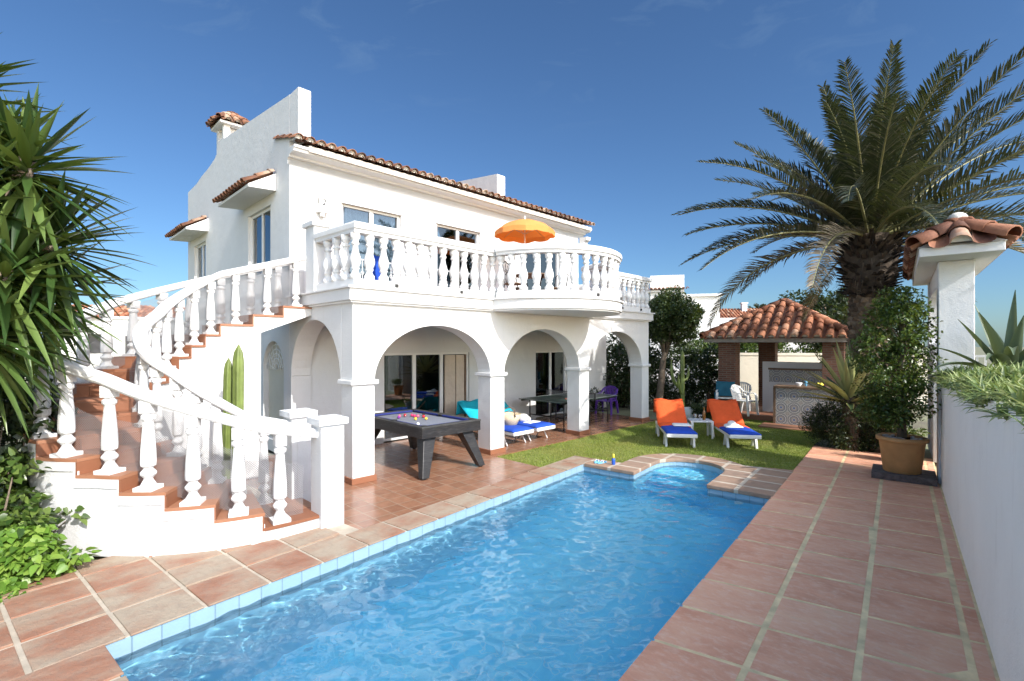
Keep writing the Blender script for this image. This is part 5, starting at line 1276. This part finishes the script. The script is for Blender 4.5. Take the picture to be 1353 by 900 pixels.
g0 = MB().lathe([(.03, 0), (.03, .008), (.006, .012), (.006, .06), (.04, .085), (.05, .12), (.042, .155)], 14).build('wine_glass', M['clear']); g0.location = (4.53, 12.06, .426); tag(g0, 'left one of two empty glasses on the little white table', 'glass', 'glasses on the little white table')
g1 = g0.copy(); COL.objects.link(g1); g1.location = (4.63, 12.02, .426); g1['label'] = 'right one of two empty glasses, next to the amber bottle'
# turquoise pair under the arcade, white metal frames
for k, (a, b, lab) in enumerate(((4.20, 1.08, 'blue-cushioned lounger with a turquoise towel and a straw basket, under the arcade'), (5.00, 1.10, 'blue-cushioned lounger with a turquoise towel and a white bag, by the middle column'))):
    lounger('sun_lounger', lab, HW(a, b), RH-PI/2, M['turq'], M['blue'], 'turquoise-draped sun loungers under the arcade', frame='whitepaint', curved=False, back=36)
bk_ = thing('straw_basket', 'round straw basket standing on a blue lounger cushion', 'basket', HW(4.36, .74, .385)); bk_.scale = (1.2, 1.2, 1.12)
MB().lathe([(.13, 0), (.15, .01), (.20, .12), (.235, .24), (.225, .24), (.19, .12), (.14, .025)], 26).build('basket_body', M['basket'], bk_)
for s in (-1, 1): MB().tube([(-.12, s*.21, .2), (-.10, s*.25, .30), (0, s*.265, .34), (.10, s*.25, .30), (.12, s*.21, .2)], .010, 7).build('handle', M['wood'], bk_)
o = MB().ball((0, 0, .10), .13, 12, 8, (1.2, .8, .85)).ball((.12, .05, .06), .08, 10, 6).build('cloth_bag', cloth('off_white_cloth', (.66, .62, .57))); o.location = HW(4.95, .85, .375); tag(o, 'crumpled off-white cloth bag on the blue lounger by the middle column', 'bag')
o = MB().frus((0, 0, 0), .42, .26, (0, 0, .03), .38, .22).build('folded_towel', M['whitecloth'], bevel=.012); o.location = HW(4.98, .58, .387); o.rotation_euler = (0, 0, RH); tag(o, 'folded white towel in front of the cloth bag on the lounger', 'towel')

# ================================================================ pool table
PA0, PA1, PB0, PB1, PZ = .98, 2.30, -.55, 1.60, .885
ptb = thing('pool_table', 'dark wood pool table with slanted legs and blue cloth standing in front of the arcade', 'pool table', HW((PA0+PA1)/2, (PB0+PB1)/2), RH)
hw, hl = (PA1-PA0)/2, (PB1-PB0)/2
ap = MB(); ap.box(-hw, -hl, PZ-.20, hw, -hl+.05, PZ-.03).box(-hw, hl-.05, PZ-.20, hw, hl, PZ-.03).box(-hw, -hl+.051, PZ-.20, -hw+.05, hl-.051, PZ-.03).box(hw-.05, -hl+.051, PZ-.20, hw, hl-.051, PZ-.03); ap.build('apron', M['veneer'], ptb, bevel=.004)
rl = MB(); rl.box(-hw-.01, -hl-.01, PZ-.029, hw+.01, -hl+.11, PZ).box(-hw-.01, hl-.11, PZ-.029, hw+.01, hl+.01, PZ).box(-hw-.01, -hl+.111, PZ-.029, -hw+.11, hl-.111, PZ).box(hw-.11, -hl+.111, PZ-.029, hw+.01, hl-.111, PZ); rl.build('top_rail', M['tablewood'], ptb, bevel=.008)
cu_ = MB(); cz = PZ-.003
for (x0, y0, x1, y1) in ((-hw+.17, -hl+.111, hw-.17, -hl+.15), (-hw+.17, hl-.15, hw-.17, hl-.111)): cu_.box(x0, y0, PZ-.04, x1, y1, cz)
for s in (-1, 1):
    for (y0, y1) in ((-hl+.17, -.07), (.07, hl-.17)): cu_.box(min(s*(hw-.111), s*(hw-.15)), y0, PZ-.04, max(s*(hw-.111), s*(hw-.15)), y1, cz)
cu_.build('cushion', M['navy'], ptb, bevel=.008)
MB().box(-hw+.1, -hl+.1, PZ-.12, hw-.1, hl-.1, PZ-.05).build('playing_cloth', M['baize'], ptb)
for (x, y) in ((-1, -1), (1, -1), (-1, 1), (1, 1), (-1, 0), (1, 0)):
    MB().lathe([(.055, -.02), (.06, .0), (.052, .002), (.045, -.02)], 16).lathe([(.05, -.0005), (.05, .0005)], 16).build('pocket', M['blackmetal'], ptb, loc=(x*(hw-.12), y*(hl-.12 if y else 0), PZ+.0015))
for (x, y) in ((-1, -1), (1, -1), (-1, 1), (1, 1)):
    m = MB().frus((x*(hw-.02), y*(hl+.02), .025), .14, .12, (x*(hw-.24), y*(hl-.22), PZ-.19), .26, .22); m.build('leg', M['veneer'], ptb, bevel=.008)
    MB().lathe([(.035, 0), (.04, .012), (.035, .026)], 12).build('foot', M['blackmetal'], ptb, loc=(x*(hw-.02), y*(hl+.02), 0))
MB().box(-.45, -hl+.25, PZ-.26, .45, hl-.25, PZ-.201).build('ball_box', M['blackmetal'], ptb)
bcols = {'white': (.8, .8, .76), 'yellow': (.75, .5, .04), 'magenta': (.55, .03, .12), 'red': (.5, .02, .03), 'purple': (.2, .03, .25), 'black': (.01, .01, .01), 'pink': (.65, .12, .2)}
bm = {k: simple(k+'_ball', v, .08, .01, bd=0, coat=.6) for k, v in bcols.items()}
balls = [(-.42, -.60, 'white', 'white cue ball near the left rail'), (-.10, -.05, 'yellow', 'yellow ball nearest the left rail'), (.06, -.17, 'yellow', 'yellow ball nearest the front of the table'), (-.22, .35, 'purple', 'purple ball by the left middle pocket'), (-.12, .48, 'pink', 'pale pink ball behind the yellow ones'), (.02, .50, 'red', 'red ball in the middle of the pack'), (.12, .40, 'magenta', 'magenta ball beside the red one'), (.14, .22, 'pink', 'pink ball in front of the magenta one'), (.19, .10, 'red', 'red ball nearest the right rail'), (.36, .34, 'black', 'black ball by the right side cushion'), (.10, .28, 'magenta', 'magenta ball touching the pink one')]
p_ = None
for (x, y, c, lab) in balls:
    o = MB().ball((0, 0, .03), .03, 14, 10).build('billiard_ball', bm[c]); o.location = HW((PA0+PA1)/2+x, (PB0+PB1)/2+y, PZ-.049); tag(o, lab+' on the pool table', 'ball', 'balls on the pool table')

# ================================================================ table tennis
tt = thing('tennis_table', 'dark green table tennis table on thin black legs under the last arches', 'table tennis table', HW(7.55, 1.42), RH)
for s in (-1, 1):
    x0, x1 = (-1.37, -.006) if s < 0 else (.006, 1.37)
    MB().box(x0, -.76, .735, x1, .76, .76).build('tabletop', M['ttop'], tt, bevel=.003)
    m = MB(); m.box(x0, -.76, .7605, x1, -.742, .7615).box(x0, .742, .7605, x1, .76, .7615).box(x0, -.002, .7605, x1, .002, .7612).box(s*1.37-.018 if s > 0 else -1.37, -.741, .7605, s*1.37 if s > 0 else -1.352, .741, .7615); m.build('painted_line', M['whitepaint'], tt)
    MB().box(x0+.05, -.72, .69, x1-.05, -.69, .734).box(x0+.05, .69, .69, x1-.05, .72, .734).build('frame', M['blackmetal'], tt)
    for xx in (.12, 1.05):
        for y in (-.62, .62): MB().tube([(s*xx, y, 0), (s*xx, y, .735)], .018, 8).build('leg', M['blackmetal'], tt)
    MB().beam((s*.12, -.62, .38), (s*1.05, -.62, .38), .02, .03).beam((s*1.05, -.62, .3), (s*1.05, .62, .3), .02, .03).build('brace', M['blackmetal'], tt)
nt_ = MB().box(-.003, -.90, .775, .003, .90, .91); no = nt_.build('net', M['net'], tt)
uv = no.data.uv_layers.new(name='UVMap')
for lp in no.data.loops: co = no.data.vertices[lp.vertex_index].co; uv.data[lp.index].uv = (co.y, co.z)
m = MB().box(-.006, -.90, .905, .006, .90, .92)
for y in (-.9, .9): m.box(-.015, y-.012, .70, .015, y+.012, .925)
m.build('net_post', M['blackmetal'], tt)
for (x, y, rz, mt, lab) in ((-.55, -.35, .4, 'redrubber', 'red table tennis bat lying on the near half of the table'), (.95, .1, 2.0, 'wood', 'wooden-backed table tennis bat near the far end of the table')):
    t = thing('table_tennis_bat', lab, 'bat', HW(7.55+x, 1.42+y, .762), RH+rz)
    MB().lathe([(.078, 0), (.08, .002), (.08, .012), (.078, .014)], 22).build('blade', M[mt], t); MB().box(-.19, -.014, 0, -.075, .014, .022).build('handle', M['wood'], t, bevel=.006)
armchair(HW(9.9, 1.7), RH+R(100), 'purple plastic chair at the far end of the table tennis table', 'purple')
bush('dark_shrub', 'small dark shrub beside the yard wall at the end of the arcade', 'shrub', HW(9.9, 2.3, 0), ellipsoid_spec((0, 0, .35), .35, .3, .35, 26, .1, .2), M['hedge'], 80, .06, .04, stems=False)
bush('climbing_shrub', 'tall dark shrub behind the right end of the arcade', 'shrub', HW(12.2, 2.6, 0), ellipsoid_spec((0, 0, 1.5), 1.0, 1.1, 1.5, 70, .2, .4), M['hedge'], 90, .10, .065)

# ================================================================ poolside bits
for k, (dx, rz) in enumerate(((0, .2), (.11, -.25))):
    fl = thing('flip_flop', ('left' if k == 0 else 'right')+' one of a pair of light blue flip-flops at the pool corner', 'sandal', PW(.18+dx, PLEN+.20, .021), RP+rz, 'light blue flip-flops by the pool')
    MB().prism([(.04*math.cos(t)*(1+.12*math.sin(t)), .125*math.sin(t)) for t in np.linspace(0, 2*PI, 22)[:-1]], 0, .018).build('sole', M['lightblue'], fl, bevel=.004)
    MB().tube([(-.038, -.02, .015), (-.02, .03, .045), (0, .07, .02)], .006, 6).tube([(.038, -.02, .015), (.02, .03, .045), (0, .07, .02)], .006, 6).build('strap', M['whitepaint'], fl)
sc_ = thing('sunscreen_bottle', 'small blue and yellow sunscreen bottle standing at the pool corner', 'bottle', PW(.52, PLEN+.22, .02), RP)
MB().lathe([(.03, 0), (.034, .01), (.034, .10), (.02, .125)], 14).build('bottle_body', M['deepblue'], sc_); MB().lathe([(.02, .126), (.024, .13), (.02, .20), (.01, .205)], 12).build('cap', M['yellow'], sc_)

# ================================================================ on the balcony
um = thing('parasol', 'open orange garden parasol on the balcony in front of the upper doors', 'parasol', HW(5.55, 1.35, 3.256))
V = []; F = []; nseg = 8; Rr = .86
apex = (0, 0, 2.40); ring = []; m = MB(); v = [apex]
for ri, (rr, zz) in enumerate(((.3, 2.345), (.6, 2.235), (.86, 2.06))):
    for j in range(nseg*4):
        a = 2*PI*j/(nseg*4); sc2 = 1-.06*(ri/2)*math.sin(PI*((j % 4)/4)); v.append((rr*sc2*math.cos(a), rr*sc2*math.sin(a), zz+.045*(rr/.86)*math.sin(PI*(j % 4)/4)*.6))
q = nseg*4
for j in range(q): a = 2*PI*j/q; sc2 = 1-.06*math.sin(PI*((j % 4)/4)); v.append((.865*sc2*math.cos(a), .865*sc2*math.sin(a), 1.93+.03*(j % 4 == 2)))
f = [(0, 1+j, 1+(j+1) % q) for j in range(q)]
for r_ in range(3): f += [(1+r_*q+j, 1+(r_+1)*q+j, 1+(r_+1)*q+(j+1) % q, 1+r_*q+(j+1) % q) for j in range(q)]
m.add(v, f, False); m.build('canopy', M['parasol'], um, recalc=False)
MB().tube([(0, 0, 0), (0, 0, 2.5)], .02, 8).build('pole', M['whitepaint'], um); rb_ = MB()
for j in range(8): a = 2*PI*j/8; rb_.tube([(0, 0, 2.40), (.84*math.cos(a), .84*math.sin(a), 2.03)], .006, 5).tube([(0, 0, 2.0), (.45*math.cos(a), .45*math.sin(a), 2.22)], .005, 5)
um.scale = (.93, .93, .97); rb_.build('ribs', M['steel'], um); MB().lathe([(.25, 0), (.25, .05), (.06, .09), (.03, .3)], 18).build('base', M['plastic'], um)
pt_ = thing('balcony_table', 'dark round table under the orange parasol on the balcony', 'table', HW(5.0, .55, 3.256))
MB().lathe([(.45, .70), (.46, .715), (.45, .73)], 24).build('tabletop', M['wood'], pt_)
for j in range(4): a = PI/4+j*PI/2; MB().tube([(.32*math.cos(a), .32*math.sin(a), 0), (.20*math.cos(a), .20*math.sin(a), .4), (.3*math.cos(a), .3*math.sin(a), .70)], .016, 7).build('leg', M['blackmetal'], pt_)
def ironchair(loc, rz, label, group):
    t = thing('iron_chair', label, 'chair', loc, rz, group)
    MB().lathe([(.2, .44), (.21, .455), (.2, .47)], 18).build('seat', M['wood'], t)
    b = MB(); b.tube([(-.19, -.15, .46), (-.2, -.24, .8), (0, -.28, .95), (.2, -.24, .8), (.19, -.15, .46)], .013, 7)
    for x in (-.09, 0, .09): b.tube([(x, -.19, .46), (x*.8, -.26, .90-abs(x)*.6)], .008, 6)
    b.tube([(.07*math.cos(q)*(1-q/12), -.25, .70+.07*math.sin(q)*(1-q/12)) for q in np.linspace(0, 9, 20)], .007, 5); b.build('backrest', M['blackmetal'], t)
    for s in (-1, 1):
        for y in (-1, 1): MB().tube([(s*.18, y*.18, 0), (s*.15, y*.14, .45)], .012, 6).build('leg', M['blackmetal'], t)
    return t
ironchair(HW(4.3, .55, 3.256), RH+R(-90), 'dark scrolled chair at the left of the balcony table', 'chairs round the balcony table'); ironchair(HW(5.05, 1.15, 3.256), RH+R(180), 'dark scrolled chair behind the balcony table', 'chairs round the balcony table')
ironchair(HW(5.75, .45, 3.256), RH+R(90), 'dark scrolled chair at the right of the balcony table', 'chairs round the balcony table')
v = []
for i in range(9):
    u = i/8
    for j in range(7): v.append((-.16+.32*j/6*(1-.15*u), .015*math.sin(j*1.9)+.05*(1-u)*0, .62-.55*u+.01*math.sin(j)))
o = MB().add(v, [(i*7+j, i*7+j+1, i*7+8+j, i*7+7+j) for i in range(8) for j in range(6)], True).build('towel', M['blue'], solidify=.012); o.location = HW(.62, .42, 3.27); o.rotation_euler = (0, 0, RH+.1); tag(o, 'blue towel hanging behind the balusters at the balcony corner', 'towel')

# ================================================================ sky, sun, camera
EL, AZ = 35.5, -47.5
w = bpy.data.worlds.new('World'); SC.world = w; w.use_nodes = True; nt2 = w.node_tree; bg = nt2.nodes['Background']
sky = nt2.nodes.new('ShaderNodeTexSky'); sky.sky_type = 'NISHITA'; sky.sun_disc = False; sky.sun_elevation = R(EL); sky.sun_rotation = R(90-AZ)
sky.altitude = 0; sky.air_density = 1.0; sky.dust_density = .6; sky.ozone_density = 2.2
gn = NT(w)
tcw = gn.new('ShaderNodeTexCoord').outputs['Generated']; sx3 = gn.new('ShaderNodeSeparateXYZ'); gn.link(tcw, sx3.inputs[0])
cn = noise(gn, mapping(gn, tcw, (2.2, 5.5, 9), (0, 0, .5)), 2.4, 7, .62, .8)
cl = math_(gn, 'MULTIPLY', ramp(gn, cn, [(.56, (0, 0, 0)), (.80, (.30,)*3)]), ramp(gn, sx3.outputs[2], [(.38, (0, 0, 0)), (.52, (1, 1, 1))]))
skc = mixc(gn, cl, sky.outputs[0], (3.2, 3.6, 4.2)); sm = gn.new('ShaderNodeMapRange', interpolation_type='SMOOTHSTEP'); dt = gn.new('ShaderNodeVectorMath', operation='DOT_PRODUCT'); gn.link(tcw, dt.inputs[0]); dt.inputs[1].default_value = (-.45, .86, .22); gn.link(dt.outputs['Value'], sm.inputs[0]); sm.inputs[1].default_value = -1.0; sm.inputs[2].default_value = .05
skc = mixc(gn, 1.0, skc, mixc(gn, sm.outputs[0], (2.3, 2.0, 1.7), (.225, .315, .405)), 'MULTIPLY')   # sky darkened away from the sun, brightened towards it as added fill light
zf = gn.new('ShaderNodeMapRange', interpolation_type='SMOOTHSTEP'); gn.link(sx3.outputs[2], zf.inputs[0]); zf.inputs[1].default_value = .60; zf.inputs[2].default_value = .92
skc = mixc(gn, 1.0, skc, mixc(gn, zf.outputs[0], (1, 1, 1), (5.3, 4.15, 2.85)), 'MULTIPLY')   # zenith brightened above the view as added fill for shaded surfaces
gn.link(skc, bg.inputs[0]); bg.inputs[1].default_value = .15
sd = Vector((math.cos(R(EL))*math.cos(R(AZ)), math.cos(R(EL))*math.sin(R(AZ)), math.sin(R(EL))))
L = bpy.data.lights.new('Sun', 'SUN'); L.energy = 2.75; L.angle = R(.53); L.color = (1, .965, .915); so = bpy.data.objects.new('Sun', L); COL.objects.link(so)
so.rotation_euler = sd.to_track_quat('Z', 'Y').to_euler(); so.location = (10, -10, 20)
CAUST = True
if CAUST:
    L.cycles.is_caustics_light = True; water.cycles.is_caustics_caster = True; pool.cycles.is_caustics_receiver = True; band.cycles.is_caustics_receiver = True
cam = bpy.data.cameras.new('Camera'); co = bpy.data.objects.new('Camera', cam); COL.objects.link(co); SC.camera = co
co.location = (0, 0, 2.3); co.rotation_euler = (R(90), 0, 0); cam.sensor_fit = 'HORIZONTAL'; cam.sensor_width = 36; cam.lens = 645/1353*36; cam.shift_y = 5/1353; cam.clip_end = 2000; cam.clip_start = .05
SC.view_settings.view_transform = 'Standard'; SC.view_settings.look = 'None'; SC.view_settings.exposure = 1.2; SC.view_settings.gamma = 1; SC.view_settings.use_curve_mapping = False
cy = SC.cycles; cy.use_denoising = True; cy.denoiser = 'OPENIMAGEDENOISE'; cy.max_bounces = 10; cy.transparent_max_bounces = 24; cy.transmission_bounces = 8; cy.glossy_bounces = 4; cy.diffuse_bounces = 4
cy.sample_clamp_indirect = 6; cy.sample_clamp_direct = 0; cy.caustics_reflective = False; cy.caustics_refractive = True; cy.use_adaptive_sampling = True; cy.adaptive_threshold = .015
